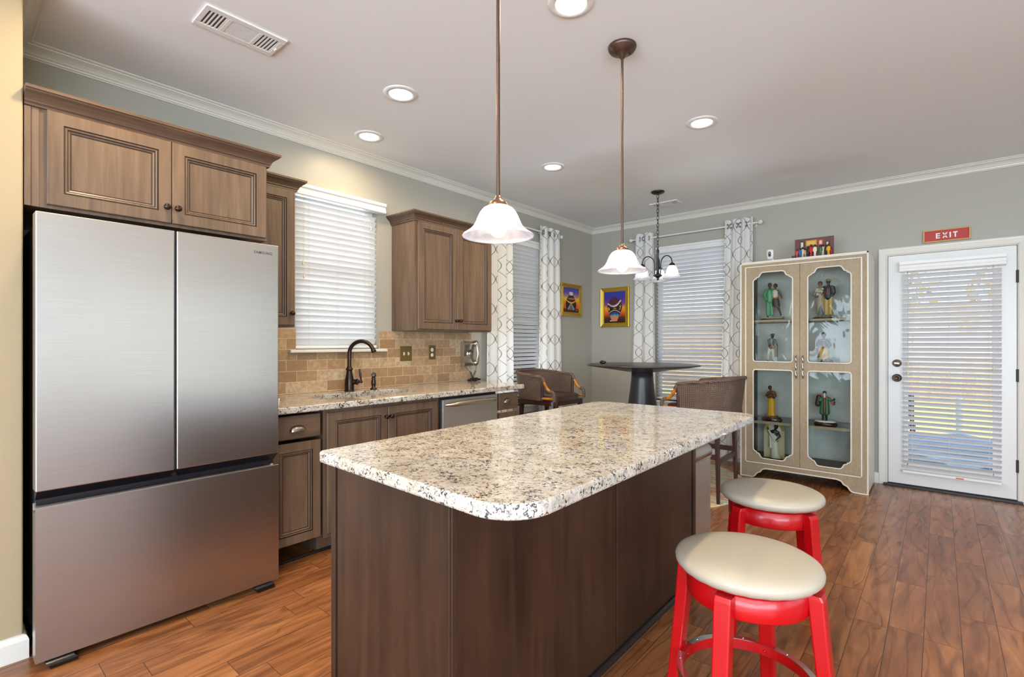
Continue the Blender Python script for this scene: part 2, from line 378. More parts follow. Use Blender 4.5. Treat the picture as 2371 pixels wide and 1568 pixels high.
# ------------------------------------------------------------------ mesh builder
class MB:
    def __init__(s): s.v = []; s.f = []; s.m = []; s.sm = []; s.uv = None
    def add(s, verts, faces, m=0, smooth=False, uv=None):
        o = len(s.v); s.v += [Vector(p) for p in verts]
        for f in faces:
            g = []
            for i in f:
                if (i + o) not in g: g.append(i + o)
            if len(g) > 2: s.f.append(g); s.m.append(m); s.sm.append(smooth)
        if uv is not None:
            if s.uv is None: s.uv = {}
            for i, t in enumerate(uv): s.uv[o + i] = t
        return s
    def box(s, x0, x1, y0, y1, z0, z1, m=0):
        v = [(x, y, z) for x in (x0, x1) for y in (y0, y1) for z in (z0, z1)]
        return s.add(v, [(0, 1, 3, 2), (4, 6, 7, 5), (0, 4, 5, 1), (2, 3, 7, 6), (0, 2, 6, 4), (1, 5, 7, 3)], m)
    def obox(s, c, sx, sy, sz, rot=None, m=0):
        R = rot or Matrix.Identity(3); c = Vector(c)
        v = [c + R @ Vector((x * sx / 2, y * sy / 2, z * sz / 2)) for x in (-1, 1) for y in (-1, 1) for z in (-1, 1)]
        return s.add(v, [(0, 1, 3, 2), (4, 6, 7, 5), (0, 4, 5, 1), (2, 3, 7, 6), (0, 2, 6, 4), (1, 5, 7, 3)], m)
    def prism(s, poly, vec, m=0, smooth=False):
        n = len(poly); vec = Vector(vec); a = [Vector(p) for p in poly]; b = [p + vec for p in a]
        f = [tuple(range(n)), tuple(range(2 * n - 1, n - 1, -1))]
        s.add(a + b, f, m)
        return s.add(a + b, [(i, (i + 1) % n, n + (i + 1) % n, n + i) for i in range(n)], m, smooth)
    def loft(s, rings, m=0, smooth=True, closed=True, cap=True, close_end=False):
        n = len(rings[0]); k = len(rings); v = [p for r in rings for p in r]; f = []
        for j in range(k if close_end else k - 1):
            j2 = (j + 1) % k
            for i in range(n if closed else n - 1):
                i2 = (i + 1) % n
                f.append((j * n + i, j * n + i2, j2 * n + i2, j2 * n + i))
        s.add(v, f, m, smooth)
        if cap and not close_end and closed:
            s.add(rings[0], [tuple(range(n - 1, -1, -1))], m); s.add(rings[-1], [tuple(range(n))], m)
        return s
    def lathe(s, prof, c=(0, 0, 0), n=28, m=0, axis=(0, 0, 1), smooth=True, cap=True):
        c = Vector(c); q = Vector((0, 0, 1)).rotation_difference(Vector(axis).normalized())
        rings = [[c + q @ Vector((r * cos(2 * pi * i / n), r * sin(2 * pi * i / n), z)) for i in range(n)] for r, z in prof]
        return s.loft(rings, m, smooth, True, cap)
    def tube(s, pts, r, n=10, m=0, cap=True, closed=False):
        P = [Vector(p) for p in pts]; k = len(P); rings = []; up = None
        for i, p in enumerate(P):
            if closed: t = P[(i + 1) % k] - P[i - 1]
            else: t = (P[min(i + 1, k - 1)] - P[max(i - 1, 0)])
            t.normalize()
            if up is None: up = t.orthogonal().normalized()
            up = (up - t * up.dot(t)).normalized(); w = t.cross(up)
            rr = r[i] if isinstance(r, (list, tuple)) else r
            rings.append([p + (up * cos(2 * pi * a / n) + w * sin(2 * pi * a / n)) * rr for a in range(n)])
        return s.loft(rings, m, True, True, cap, closed)
    def sphere(s, c, r, n=16, m=0, rot=None):
        if isinstance(r, (int, float)): r = (r, r, r)
        R = rot or Matrix.Identity(3); c = Vector(c); k = max(6, n // 2); rings = []
        for j in range(k + 1):
            a = -pi / 2 + pi * j / k
            rings.append([c + R @ Vector((r[0] * cos(a) * cos(2 * pi * i / n), r[1] * cos(a) * sin(2 * pi * i / n), r[2] * sin(a))) for i in range(n)])
        return s.loft(rings, m, True, True, False)
    def capsule(s, a, b, ra, rb, n=10, m=0):
        a = Vector(a); b = Vector(b); t = (b - a)
        if t.length < 1e-6: return s.sphere(a, ra, n, m)
        t.normalize(); u = t.orthogonal().normalized(); w = t.cross(u); rings = []
        for c, r, sgn in ((a, ra, -1), (b, rb, 1)):
            seq = range(4, -1, -1) if sgn < 0 else range(0, 5)
            for j in seq:
                an = (pi / 2) * j / 4
                rings.append([c + t * (sgn * r * sin(an)) + (u * cos(2 * pi * i / n) + w * sin(2 * pi * i / n)) * max(r * cos(an), 1e-5) for i in range(n)])
        return s.loft(rings, m, True, True, False)
    def torus(s, c, R, r, axis=(0, 0, 1), n=24, k=8, m=0):
        c = Vector(c); q = Vector((0, 0, 1)).rotation_difference(Vector(axis).normalized())
        return s.tube([c + q @ Vector((R * cos(2 * pi * i / n), R * sin(2 * pi * i / n), 0)) for i in range(n)], r, k, m, False, True)
    def grid(s, nu, nv, fn, m=0, smooth=True, uvfn=None):
        v = []; uv = []
        for j in range(nv + 1):
            for i in range(nu + 1):
                v.append(fn(i / nu, j / nv))
                if uvfn: uv.append(uvfn(i / nu, j / nv))
        f = [(j * (nu + 1) + i, j * (nu + 1) + i + 1, (j + 1) * (nu + 1) + i + 1, (j + 1) * (nu + 1) + i) for j in range(nv) for i in range(nu)]
        return s.add(v, f, m, smooth, uv if uvfn else None)
    def sweep(s, path, prof, m=0, closed=False, z=0.0, smooth=False):
        """path: plan points; prof: (out, z) points, out measured to the left of the walking direction; mitred corners"""
        k = len(path); P = [Vector((p[0], p[1])) for p in path]; rings = []
        for i in range(k):
            d0 = (P[i] - P[i - 1]) if (closed or i > 0) else None
            d1 = (P[(i + 1) % k] - P[i]) if (closed or i < k - 1) else None
            if d0 is None: d0 = d1
            if d1 is None: d1 = d0
            d0.normalize(); d1.normalize()
            n0 = Vector((-d0.y, d0.x)); n1 = Vector((-d1.y, d1.x)); n = n0 + n1; n.normalize(); sc = 1.0 / max(n.dot(n1), 0.2)
            rings.append([Vector((P[i].x + n.x * sc * o, P[i].y + n.y * sc * o, z + h)) for o, h in prof])
        return s.loft(rings, m, smooth, True, True, closed)

ROOT = {}
def _mesh(mb, name, mats, off=(0, 0, 0)):
    me = bpy.data.meshes.new(name); off = Vector(off)
    me.from_pydata([tuple(p - off) for p in mb.v], [], mb.f)
    for mt in mats: me.materials.append(mt)
    for p, mi, sm in zip(me.polygons, mb.m, mb.sm): p.material_index = mi; p.use_smooth = sm
    if mb.uv:
        ul = me.uv_layers.new(name='UVMap')
        for lp in me.loops: ul.data[lp.index].uv = mb.uv.get(lp.vertex_index, (0, 0))
    bm = bmesh.new(); bm.from_mesh(me); bmesh.ops.recalc_face_normals(bm, faces=bm.faces); bm.to_mesh(me); bm.free()
    return me
def _mods(o, bevel, sub, remesh):
    if remesh:
        r = o.modifiers.new('remesh', 'REMESH'); r.mode = 'VOXEL'; r.voxel_size = remesh; r.use_smooth_shade = True
        sm = o.modifiers.new('smooth', 'SMOOTH'); sm.factor = 0.5; sm.iterations = 3
    if bevel:
        b = o.modifiers.new('bevel', 'BEVEL'); b.width = bevel; b.segments = 2; b.limit_method = 'ANGLE'; b.angle_limit = radians(35)
    if sub:
        q = o.modifiers.new('subsurf', 'SUBSURF'); q.levels = sub; q.render_levels = sub
def tag(o, label=None, cat=None, group=None, kind=None):
    if label: o['label'] = label
    if cat: o['category'] = cat
    if group: o['group'] = group
    if kind: o['kind'] = kind
    return o
def thing(name, label, cat, loc=(0, 0, 0), rz=0.0, group=None):
    o = bpy.data.objects.new(name, None); COL.objects.link(o); o.empty_display_size = 0.05
    o.location = loc; o.rotation_euler = (0, 0, rz); ROOT[o] = Vector(loc) if rz == 0.0 else Vector((0, 0, 0))
    return tag(o, label, cat, group)
def part(mb, name, mats, parent, bevel=0, sub=0, remesh=0, local=False, label=None):
    """a part of a thing, or a sub-part of a part; coordinates are world ones unless local"""
    if not isinstance(mats, (list, tuple)): mats = [mats]
    off = Vector((0, 0, 0)) if local else ROOT[parent]
    o = bpy.data.objects.new(name, _mesh(mb, name, mats, off)); COL.objects.link(o); o.parent = parent
    ROOT[o] = ROOT[parent]; _mods(o, bevel, sub, remesh)
    if label: o['label'] = label
    return o
def solo(mb, name, mats, label, cat, loc=(0, 0, 0), group=None, bevel=0, sub=0, remesh=0, local=False, kind=None):
    if not isinstance(mats, (list, tuple)): mats = [mats]
    o = bpy.data.objects.new(name, _mesh(mb, name, mats, (0, 0, 0) if local else loc)); COL.objects.link(o); o.location = loc
    ROOT[o] = Vector(loc); _mods(o, bevel, sub, remesh)
    return tag(o, label, cat, group, kind)
def struct(mb, name, mats, bevel=0, label=None):
    if not isinstance(mats, (list, tuple)): mats = [mats]
    o = bpy.data.objects.new(name, _mesh(mb, name, mats)); COL.objects.link(o); ROOT[o] = Vector((0, 0, 0)); _mods(o, bevel, 0, 0)
    o['kind'] = 'structure'
    if label: o['label'] = label
    return o
def kids(o): return [c for c in COL.objects if c.parent == o]
def dup(root, loc, rz=None, label=None, group=None):
    r = root.copy(); COL.objects.link(r); r.location = loc
    if rz is not None: r.rotation_euler = (0, 0, rz)
    if label: r['label'] = label
    if group: r['group'] = group
    ROOT[r] = ROOT[root]
    for ch in kids(root):
        c = ch.copy(); COL.objects.link(c); c.parent = r
        for g in kids(ch):
            d = g.copy(); COL.objects.link(d); d.parent = c
    return r

# a panelled front: nested rectangles at (inset, depth, material); frame maps (u, v, d) to the world
def panel(mb, fr, u0, u1, v0, v1, prof, centre=0):
    rings = []
    for ins, d, m in prof:
        rings.append([fr(u0 + ins, v0 + ins, d), fr(u1 - ins, v0 + ins, d), fr(u1 - ins, v1 - ins, d), fr(u0 + ins, v1 - ins, d)])
    for j in range(len(rings) - 1):
        mb.add(rings[j] + rings[j + 1], [(i, (i + 1) % 4, 4 + (i + 1) % 4, 4 + i) for i in range(4)], prof[j + 1][2])
    mb.add(rings[-1], [(0, 1, 2, 3)], centre)
    mb.add(rings[0], [(3, 2, 1, 0)], 0)
def door_prof(rail, t=0.019):
    return [(0, 0, 0), (0, t - 0.003, 0), (0.003, t, 0), (rail, t, 0), (rail + 0.0015, t - 0.004, 1), (rail + 0.0045, t - 0.004, 1), (rail + 0.007, t - 0.001, 0),
            (rail + 0.012, t - 0.003, 0), (rail + 0.0135, t - 0.007, 1), (rail + 0.016, t - 0.007, 1), (rail + 0.022, t - 0.010, 0), (rail + 0.024, t - 0.012, 1), (rail + 0.027, t - 0.012, 1)]
def fx(x): return lambda u, v, d: (x + d, u, v)          # fronts that face +x: u = y, v = z
def knob(mb, c, axis=(1, 0, 0), r=0.015, m=0):
    mb.lathe([(0.0001, 0), (r * 0.62, 0), (r * 0.5, 0.004), (r * 0.42, 0.012), (r * 0.75, 0.016), (r, 0.022), (r * 0.92, 0.028), (r * 0.5, 0.032), (0.0001, 0.033)], c, 18, m, axis, cap=False)
def cup_pull(mb, x, y, z, w=0.092, h=0.034, d=0.026):
    def fn(a, b):
        th = pi * a; ph = (pi / 2) * b
        return (x + 0.002 + d * sin(ph) * sin(th) ** 0.6 if 0 < a < 1 else x + 0.002, y - w / 2 * cos(th) * 1.0, z - h * 0.45 + h * cos(ph) * (sin(th) ** 0.75 if 0 < a < 1 else 0.0))
    mb.grid(24, 8, fn, 0)
    mb.tube([(x + 0.002, y - w / 2 + w * i / 12, z - h * 0.45) for i in range(13)], 0.0022, 6, 0)
CROWN = [(0, 0), (0.012, 0), (0.012, 0.010), (0.018, 0.014), (0.018, 0.020), (0.024, 0.030), (0.036, 0.042), (0.048, 0.050), (0.050, 0.056), (0.056, 0.058), (0.056, 0.070), (0, 0.070)]
# ------------------------------------------------------------------ the room
YB = 5.635; CE = 2.745; XR = 7.2; YR = -4.4
mb = MB(); mb.box(-0.15, XR + 0.15, YR - 0.15, YB + 0.15, -0.06, 0.0); struct(mb, 'floor', M['floor'])
mb = MB(); mb.box(-0.15, XR + 0.15, YR - 0.15, YB + 0.15, CE, CE + 0.08); struct(mb, 'ceiling', M['ceiling'])

def wall(name, axis, p0, p1, a0, a1, holes, mat):
    """a wall slab with rectangular openings: axis x or y is its thickness p0..p1, it runs a0..a1; holes are (a, b, z0, z1)"""
    mb = MB(); As = sorted({a0, a1, *[h[0] for h in holes], *[h[1] for h in holes]}); Zs = sorted({0.0, CE, *[h[2] for h in holes], *[h[3] for h in holes]})
    for i in range(len(As) - 1):
        run = None
        for j in range(len(Zs) - 1):
            ca = (As[i] + As[i + 1]) / 2; cz = (Zs[j] + Zs[j + 1]) / 2
            solid = not any(h[0] < ca < h[1] and h[2] < cz < h[3] for h in holes)
            if solid: run = (run[0], Zs[j + 1]) if run else (Zs[j], Zs[j + 1])
            if run and (not solid or j == len(Zs) - 2):
                if axis == 'x': mb.box(p0, p1, As[i], As[i + 1], run[0], run[1])
                else: mb.box(As[i], As[i + 1], p0, p1, run[0], run[1])
                run = None
    return struct(mb, name, mat)
K0, K1, KZ0, KZ1 = 1.685, 2.372, 1.225, 2.36        # kitchen window
L0, L1, LZ0, LZ1 = 3.74, 4.64, 0.60, 2.41           # dining window, kitchen wall
B0, B1, BZ0, BZ1 = 0.875, 1.775, 0.60, 2.41         # dining window, back wall
wall('wall_left', 'x', -0.15, 0.0, 0.0, YB, [(K0, K1, KZ0, KZ1), (L0, L1, LZ0, LZ1)], M['wall'])
wall('wall_back', 'y', YB, YB + 0.15, -0.15, XR + 0.15, [(B0, B1, BZ0, BZ1), (3.076, 3.928, 0.0, 2.066)], M['wall'])
wall('wall_right', 'x', XR, XR + 0.15, YR, YB, [(-3.7, -2.1, 0.55, 2.25), (-1.9, -0.3, 0.55, 2.25), (0.9, 2.5, 0.55, 2.25), (2.8, 4.4, 0.55, 2.25)], M['wall'])
wall('wall_rear', 'y', YR - 0.15, YR, 0.5, XR + 0.15, [(1.0, 3.8, 0.2, 2.4), (4.1, 6.9, 0.2, 2.4)], M['wall'])
mb = MB(); mb.box(-0.15, 0.631, YR - 0.15, 0.255, 0.0, CE); struct(mb, 'wall_alcove', M['wall_warm'], 0.006)

CM = [(0, -0.062), (0.007, -0.062), (0.010, -0.056), (0.016, -0.054), (0.018, -0.046), (0.024, -0.043), (0.030, -0.034), (0.042, -0.024), (0.058, -0.016), (0.066, -0.013), (0.068, -0.008), (0.078, -0.007), (0.084, -0.003), (0.084, 0.0), (0, 0)]
mb = MB(); mb.sweep([(0, 0.255), (0.631, 0.255), (0.631, YR), (XR, YR), (XR, YB), (0, YB)], CM, 0, True, CE)
struct(mb, 'trim_1', M['trim'])
BP = [(0, 0), (0.016, 0), (0.016, 0.075), (0.012, 0.086), (0.008, 0.094), (0, 0.097)]
mb = MB(); mb.sweep([(0.0, 0.255), (0.631, 0.255), (0.631, YR), (0.70, YR)], BP); struct(mb, 'baseboard_alcove', M['trim'])
mb = MB(); mb.sweep([(3.024, YB), (0, YB), (0, 3.36)], BP); struct(mb, 'baseboard_back', M['trim'])
mb = MB(); mb.sweep([(XR, YR), (XR, YB), (3.985, YB)], BP); struct(mb, 'baseboard_right', M['trim'])

# ------------------------------------------------------------------ windows
def window(name, axis, a0, a1, z0, z1, p, out, sill=None, apron=True):
    """a white sash window in its opening; p is the room face of the wall, out the direction outdoors (+1 or -1)"""
    def bx(mb, u0, u1, d0, d1, z0, z1):
        q0, q1 = sorted((p + out * d0, p + out * d1))
        if axis == 'x': mb.box(q0, q1, u0, u1, z0, z1)
        else: mb.box(u0, u1, q0, q1, z0, z1)
    mb = MB(); zm = (z0 + z1) / 2; t = 0.045
    for (u0, u1, c0, c1) in ((a0, a0 + t, z0, z1), (a1 - t, a1, z0, z1), (a0 + t, a1 - t, z0, z0 + t), (a0 + t, a1 - t, z1 - t, z1), (a0 + t, a1 - t, zm - 0.025, zm + 0.025)):
        bx(mb, u0, u1, 0.085, 0.13, c0, c1)
    w = struct(mb, name, M['white'], 0.004)
    mb = MB(); bx(mb, a0 + t, a1 - t, 0.104, 0.110, z0 + t, z1 - t); part(mb, 'glass_pane', M['glass'], w)
    mb = MB(); so = sill or 0.0
    bx(mb, a0 - so, a1 + so, -0.05, 0.0, z0 - 0.022, z0); bx(mb, a0, a1, 0.0, 0.085, z0 - 0.022, z0)
    part(mb, 'window_sill', M['trim'], w, 0.005)
    if apron:
        mb = MB(); bx(mb, a0 - so + 0.02, a1 + so - 0.02, -0.014, -0.001, z0 - 0.085, z0 - 0.022); part(mb, 'apron', M['trim'], w, 0.004)
    return w
window('window_1', 'x', K0, K1, KZ0, KZ1, 0.0, -1, 0.055, False)
window('window_2', 'x', L0, L1, LZ0, LZ1, 0.0, -1, 0.04)
window('window_3', 'y', B0, B1, BZ0, BZ1, YB, 1, 0.04)
for i, (a, b) in enumerate(((-3.7, -2.1), (-1.9, -0.3), (0.9, 2.5), (2.8, 4.4))): window('window_%d' % (4 + i), 'x', a, b, 0.55, 2.25, XR, 1, 0.04)
for i, (a, b) in enumerate(((1.0, 3.8), (4.1, 6.9))): window('window_%d' % (8 + i), 'y', a, b, 0.2, 2.4, YR, -1, 0.04)

def blind(label, axis, a0, a1, zt, zb, q, inward, pitch, tilt, valance, ladders, tassels=(), w=0.05, rail_mark=False, group=None):
    """q: centre line of the slats, inward: sign of the room side; valance (u0, u1, z0, z1, d0, d1) with d from q towards the room"""
    def pt(u, d, z): return (q + inward * d, u, z) if axis == 'x' else (u, q + inward * d, z)
    t = thing('window_blind', label, 'blind', pt((a0 + a1) / 2, 0, zb), 0, group)
    u0, u1, v0, v1, d0, d1 = valance
    mb = MB(); prof = [(d0, v0), (d1 - 0.006, v0), (d1, v0 + 0.006), (d1, v0 + (v1 - v0) * 0.30), (d1 - 0.004, v0 + (v1 - v0) * 0.36), (d1 - 0.004, v0 + (v1 - v0) * 0.62), (d1 + 0.006, v0 + (v1 - v0) * 0.72), (d1 + 0.008, v1), (d0, v1)]
    mb.prism([pt(u0, d, z) for d, z in prof], Vector(pt(u1, 0, 0)) - Vector(pt(u0, 0, 0))); part(mb, 'valance', M['white'], t)
    mb = MB(); n = int((zt - zb) / pitch)
    for i in range(n):
        z = zb + pitch * (i + 0.7); j = random.uniform(-0.03, 0.03); rise = sin(tilt + j) * w / 2; run = cos(tilt + j) * w / 2
        top = []; bot = []
        for k in range(5):
            s = -1 + 2 * k / 4; cr = 0.0022 * (1 - s * s)
            top.append((s * run, z + s * rise + cr)); bot.append((s * run, z + s * rise + cr - 0.0026))
        mb.prism([pt(a0, d, zz) for d, zz in top + bot[::-1]], Vector(pt(a1, 0, 0)) - Vector(pt(a0, 0, 0)))
    part(mb, 'slats', M['slat'], t)
    mb = MB(); p0 = pt(a0, -0.024, zb - 0.022); p1 = pt(a1, 0.024, zb - 0.002)
    mb.box(min(p0[0], p1[0]), max(p0[0], p1[0]), min(p0[1], p1[1]), max(p0[1], p1[1]), p0[2], p1[2]); r = part(mb, 'bottom_rail', M['white'], t, 0.004)
    if rail_mark:
        mb = MB(); c = pt(a0 + (a1 - a0) * 0.60, 0.0248, zb - 0.012); mb.obox(c, 0.05, 0.002, 0.009); part(mb, 'orange_tag', plain('orange_tag', rgb(214, 84, 20), 0.5), r)
    mb = MB()
    for u in ladders:
        for d in (0.026, -0.026): mb.tube([pt(u, d, zb - 0.005), pt(u, d, zt + 0.01)], 0.0009, 5)
    part(mb, 'ladder_cords', M['trim'], t)
    for u, z in tassels:
        mb = MB(); mb.tube([pt(u, 0.034, z), pt(u, 0.034, v0 + 0.01)], 0.0008, 5)
        mb.lathe([(0.0015, 0.012), (0.004, 0.006), (0.0052, -0.012), (0.0065, -0.022), (0.004, -0.027), (0.0005, -0.028)], pt(u, 0.034, z), 10, 0, (0, 0, 1)); part(mb, 'pull_cord', plain('ivory_tassel', rgb(220, 208, 184), 0.5), t)
    return t
blind('white slatted window blind above the kitchen sink, nearly closed', 'x', K0 + 0.006, K1 - 0.010, 2.315, 1.255, -0.030, 1, 0.0425, radians(58),
      (1.63, 2.405, 2.31, 2.388, 0.03, 0.088), (1.79, 2.02, 2.25), ((1.742, 1.853), (1.748, 1.76), (2.30, 2.188), (2.296, 1.749)))
blind('white slatted blind in the window beside the wall phone, behind the two curtains', 'x', L0 + 0.008, L1 - 0.008, 2.335, 0.635, -0.040, 1, 0.0435, radians(41),
      (L0 + 0.002, L1 - 0.002, 2.333, 2.408, -0.03, 0.035), (3.87, 4.19, 4.50))
blind('white slatted blind in the window behind the pedestal table', 'y', B0 + 0.008, B1 - 0.008, 2.335, 0.635, YB + 0.040, -1, 0.0435, radians(43),
      (B0 + 0.002, B1 - 0.002, 2.333, 2.408, -0.03, 0.035), (1.0, 1.325, 1.65))

# ------------------------------------------------------------------ patio door
mb = MB(); D0, D1 = 3.093, 3.911; g0, g1, gz0, gz1 = 3.225, 3.782, 0.215, 1.895; y0, y1 = YB - 0.004, YB + 0.041
mb.box(D0, g0, y0, y1, 0.025, 2.05); mb.box(g1, D1, y0, y1, 0.025, 2.05); mb.box(g0, g1, y0, y1, 0.025, gz0); mb.box(g0, g1, y0, y1, gz1, 2.05)
dr = struct(mb, 'door_1', M['door'])
mb = MB()
for (a, b, c, d) in ((g0 - 0.022, g0 + 0.010, gz0 - 0.022, gz1 + 0.022), (g1 - 0.010, g1 + 0.022, gz0 - 0.022, gz1 + 0.022), (g0, g1, gz0 - 0.022, gz0 + 0.010), (g0, g1, gz1 - 0.010, gz1 + 0.022)): mb.box(a, b, y0 - 0.010, y0, c, d)
part(mb, 'glass_bead', M['door'], dr, 0.003)
mb = MB(); mb.box(g0, g1, YB + 0.016, YB + 0.022, gz0, gz1); part(mb, 'glass_pane', M['glass'], dr)
mb = MB(); mb.lathe([(0.0001, 0), (0.033, 0), (0.034, 0.006), (0.028, 0.010), (0.0255, 0.012), (0.024, 0.016), (0.0001, 0.017)], (3.155, y0, 1.092), 28, 0, (0, -1, 0), cap=False)
mb.obox((3.155, y0 - 0.026, 1.092), 0.036, 0.018, 0.010, Matrix.Rotation(0.15, 3, 'Y')); part(mb, 'deadbolt', M['pewter'], dr)
mb = MB(); mb.lathe([(0.0001, 0), (0.034, 0), (0.035, 0.006), (0.022, 0.012), (0.013, 0.020), (0.013, 0.034), (0.026, 0.044), (0.030, 0.054), (0.027, 0.063), (0.018, 0.067), (0.017, 0.062), (0.0001, 0.062)], (3.155, y0, 0.961), 28, 0, (0, -1, 0), cap=False); part(mb, 'door_knob', M['bronze'], dr)
for z in (1.802, 1.013, 0.292):
    mb = MB(); mb.lathe([(0.007, 0), (0.007, 0.10)], (3.9165, y0 - 0.006, z - 0.05), 12); mb.box(3.906, 3.926, y0 - 0.002, y0, z - 0.05, z + 0.05); part(mb, 'hinge', M['darkgrey'], dr)
mb = MB(); mb.box(3.076, D0 - 0.004, YB + 0.001, YB + 0.149, 0, 2.066); mb.box(D1 + 0.004, 3.928, YB + 0.001, YB + 0.149, 0, 2.066); mb.box(D0 - 0.004, D1 + 0.004, YB + 0.001, YB + 0.149, 2.054, 2.066); mb.box(3.076, D0 + 0.012, YB + 0.0415, YB + 0.056, 0.018, 2.054); mb.box(D1 - 0.012, 3.928, YB + 0.0415, YB + 0.056, 0.018, 2.054); mb.box(D0, D1, YB + 0.0415, YB + 0.056, 2.038, 2.054); struct(mb, 'trim_3', M['trim'])
CP = [(0, 0), (0, -0.008), (0.006, -0.012), (0.012, -0.010), (0.020, -0.012), (0.034, -0.015), (0.046, -0.018), (0.056, -0.019), (0.064, -0.016), (0.064, 0)]
mb = MB(); rings = []
for (x, z, sx, sz) in ((3.086, 0.0, -1, 0), (3.086, 2.058, -1, 1), (3.918, 2.058, 1, 1), (3.918, 0.0, 1, 0)):
    rings.append([(x + sx * o, YB + d, z + sz * o) for o, d in CP])
mb.loft(rings, 0, False, True, True); struct(mb, 'trim_2', M['trim'])
mb = MB(); mb.box(3.06, 3.945, YB - 0.045, YB + 0.15, 0.0, 0.018); mb.box(3.09, 3.915, YB - 0.014, YB + 0.04, 0.018, 0.024); struct(mb, 'trim_4', M['black'], 0.003)
blind('white slatted blind hung on the glass patio door, slats half open', 'y', 3.197, 3.822, 1.885, 0.160, YB - 0.052, -1, 0.0428, radians(40),
      (3.176, 3.846, 1.895, 1.983, -0.03, 0.030), (3.262, 3.505, 3.752), ((3.235, 1.105), (3.235, 1.02), (3.775, 1.075)), rail_mark=True)

# ------------------------------------------------------------------ exit sign
t = thing('exit_sign', 'red and gold framed sign over the patio door', 'sign', (3.488, YB, 2.136))
mb = MB(); a, b, c, d = 3.335, 3.641, 2.136, 2.243
for (x0, x1, z0, z1) in ((a, a + 0.011, c, d), (b - 0.011, b, c, d), (a + 0.011, b - 0.011, c, c + 0.011), (a + 0.011, b - 0.011, d - 0.011, d)): mb.box(x0, x1, YB - 0.024, YB - 0.001, z0, z1)
part(mb, 'frame', plain('golden_wood', rgb(196, 158, 96), 0.45), t, 0.002)
mb = MB(); mb.box(a + 0.011, b - 0.011, YB - 0.014, YB - 0.001, c + 0.011, d - 0.011); part(mb, 'panel', plain('sign_red', rgb(186, 62, 60), 0.6), t)
mb = MB(); yl = YB - 0.0155; lz0, lz1 = 2.166, 2.212; w = 0.0095
def lb(x0, x1, z0, z1): mb.box(x0, x1, yl, YB - 0.014, z0, z1)
x = 3.420; lb(x, x + w, lz0, lz1)
for zz in (lz0, (lz0 + lz1) / 2 - w / 2, lz1 - w): lb(x + w, x + 0.028, zz, zz + w * 0.9)
x = 3.462
for sgn in (1, -1): mb.prism([(x + (0 if sgn > 0 else 0.034), yl, lz0), (x + (w if sgn > 0 else 0.034 - w), yl, lz0), (x + (0.034 if sgn > 0 else 0), yl, lz1), (x + (0.034 - w if sgn > 0 else w), yl, lz1)], (0, 0.0015, 0))
lb(3.508, 3.508 + w, lz0, lz1)
lb(3.530, 3.560, lz1 - w, lz1); lb(3.545 - w / 2, 3.545 + w / 2, lz0, lz1 - w)
part(mb, 'lettering', M['white'], t)
# ------------------------------------------------------------------ refrigerator
t = thing('refrigerator', 'large stainless french door refrigerator with bottom freezer drawer', 'refrigerator', (0.42, 0.739, 0))
mb = MB(); mb.box(0.03, 0.725, 0.287, 1.190, 0.045, 1.755); mb.box(0.06, 0.70, 0.30, 1.18, 0.0, 0.045); part(mb, 'cabinet_body', M['darkgrey'], t, 0.004)
mb = MB(); mb.box(0.726, 0.80, 0.273, 0.7345, 0.694, 1.782); dl = part(mb, 'door', M['steel'], t, 0.004)
mb = MB(); mb.box(0.726, 0.80, 0.7425, 1.205, 0.694, 1.782); dr_ = part(mb, 'door', M['steel'], t, 0.004)
mb = MB(); mb.prism([(0.726, 0.273, 0.032), (0.80, 0.273, 0.032), (0.80, 0.273, 0.634), (0.792, 0.273, 0.634), (0.784, 0.273, 0.612), (0.740, 0.273, 0.612), (0.726, 0.273, 0.640)], (0, 0.932, 0)); part(mb, 'freezer_drawer', M['steel'], t, 0.002)
mb = MB(); mb.box(0.69, 0.752, 0.280, 1.198, 0.634, 0.70)
mb.prism([(0.752, 0.277, 0.694), (0.795, 0.277, 0.694), (0.752, 0.277, 0.655)], (0, 0.924, 0)); mb.box(0.742, 0.783, 0.277, 1.201, 0.6125, 0.614); part(mb, 'handle_recess', plain('recess_black', rgb(30, 28, 32), 0.3), t)
mb = MB(); mb.box(0.72, 0.778, 0.730, 0.747, 0.66, 1.775); part(mb, 'centre_seal', M['black'], t)
for y in (0.345, 1.125):
    mb = MB(); mb.prism([(0.745, y - 0.045, 0.030), (0.810, y - 0.045, 0.030), (0.822, y - 0.035, 0.018), (0.815, y - 0.030, 0.001), (0.745, y - 0.030, 0.0)], (0, 0.085, 0)); part(mb, 'foot', plain('gloss_black', rgb(16, 16, 18), 0.15), t, 0.006)
mb = MB(); mb.box(0.65, 0.775, 0.284, 0.345, 1.756, 1.776); mb.prism([(0.70, 0.281, 1.74), (0.772, 0.281, 1.752), (0.772, 0.281, 1.778), (0.70, 0.281, 1.762)], (0, 0.05, 0)); part(mb, 'hinge_cover', M['nickel'], t, 0.003)
fc = bpy.data.curves.new('logo', 'FONT'); fc.body = 'SAMSUNG'; fc.size = 0.0185; fc.extrude = 0.0003; fc.space_character = 1.12; fc.offset = 0.0004
fo = bpy.data.objects.new('logo', fc); COL.objects.link(fo); fo.parent = dr_; fo.matrix_local = Matrix.Translation(Vector((0.8003, 1.080, 1.7285)) - ROOT[t]) @ Matrix(((0, 0, 1, 0), (1, 0, 0, 0), (0, 1, 0, 0), (0, 0, 0, 1)))
bpy.context.view_layer.update()
_lm = bpy.data.meshes.new_from_object(fo); _lo = bpy.data.objects.new('logo', _lm); COL.objects.link(_lo); _lo.parent = dr_; _lo.matrix_local = fo.matrix_local.copy()
_lm.materials.clear(); _lm.materials.append(plain('logo_grey', rgb(70, 68, 70), 0.4)); bpy.data.objects.remove(fo); bpy.data.curves.remove(fc); _lo.name = 'logo'

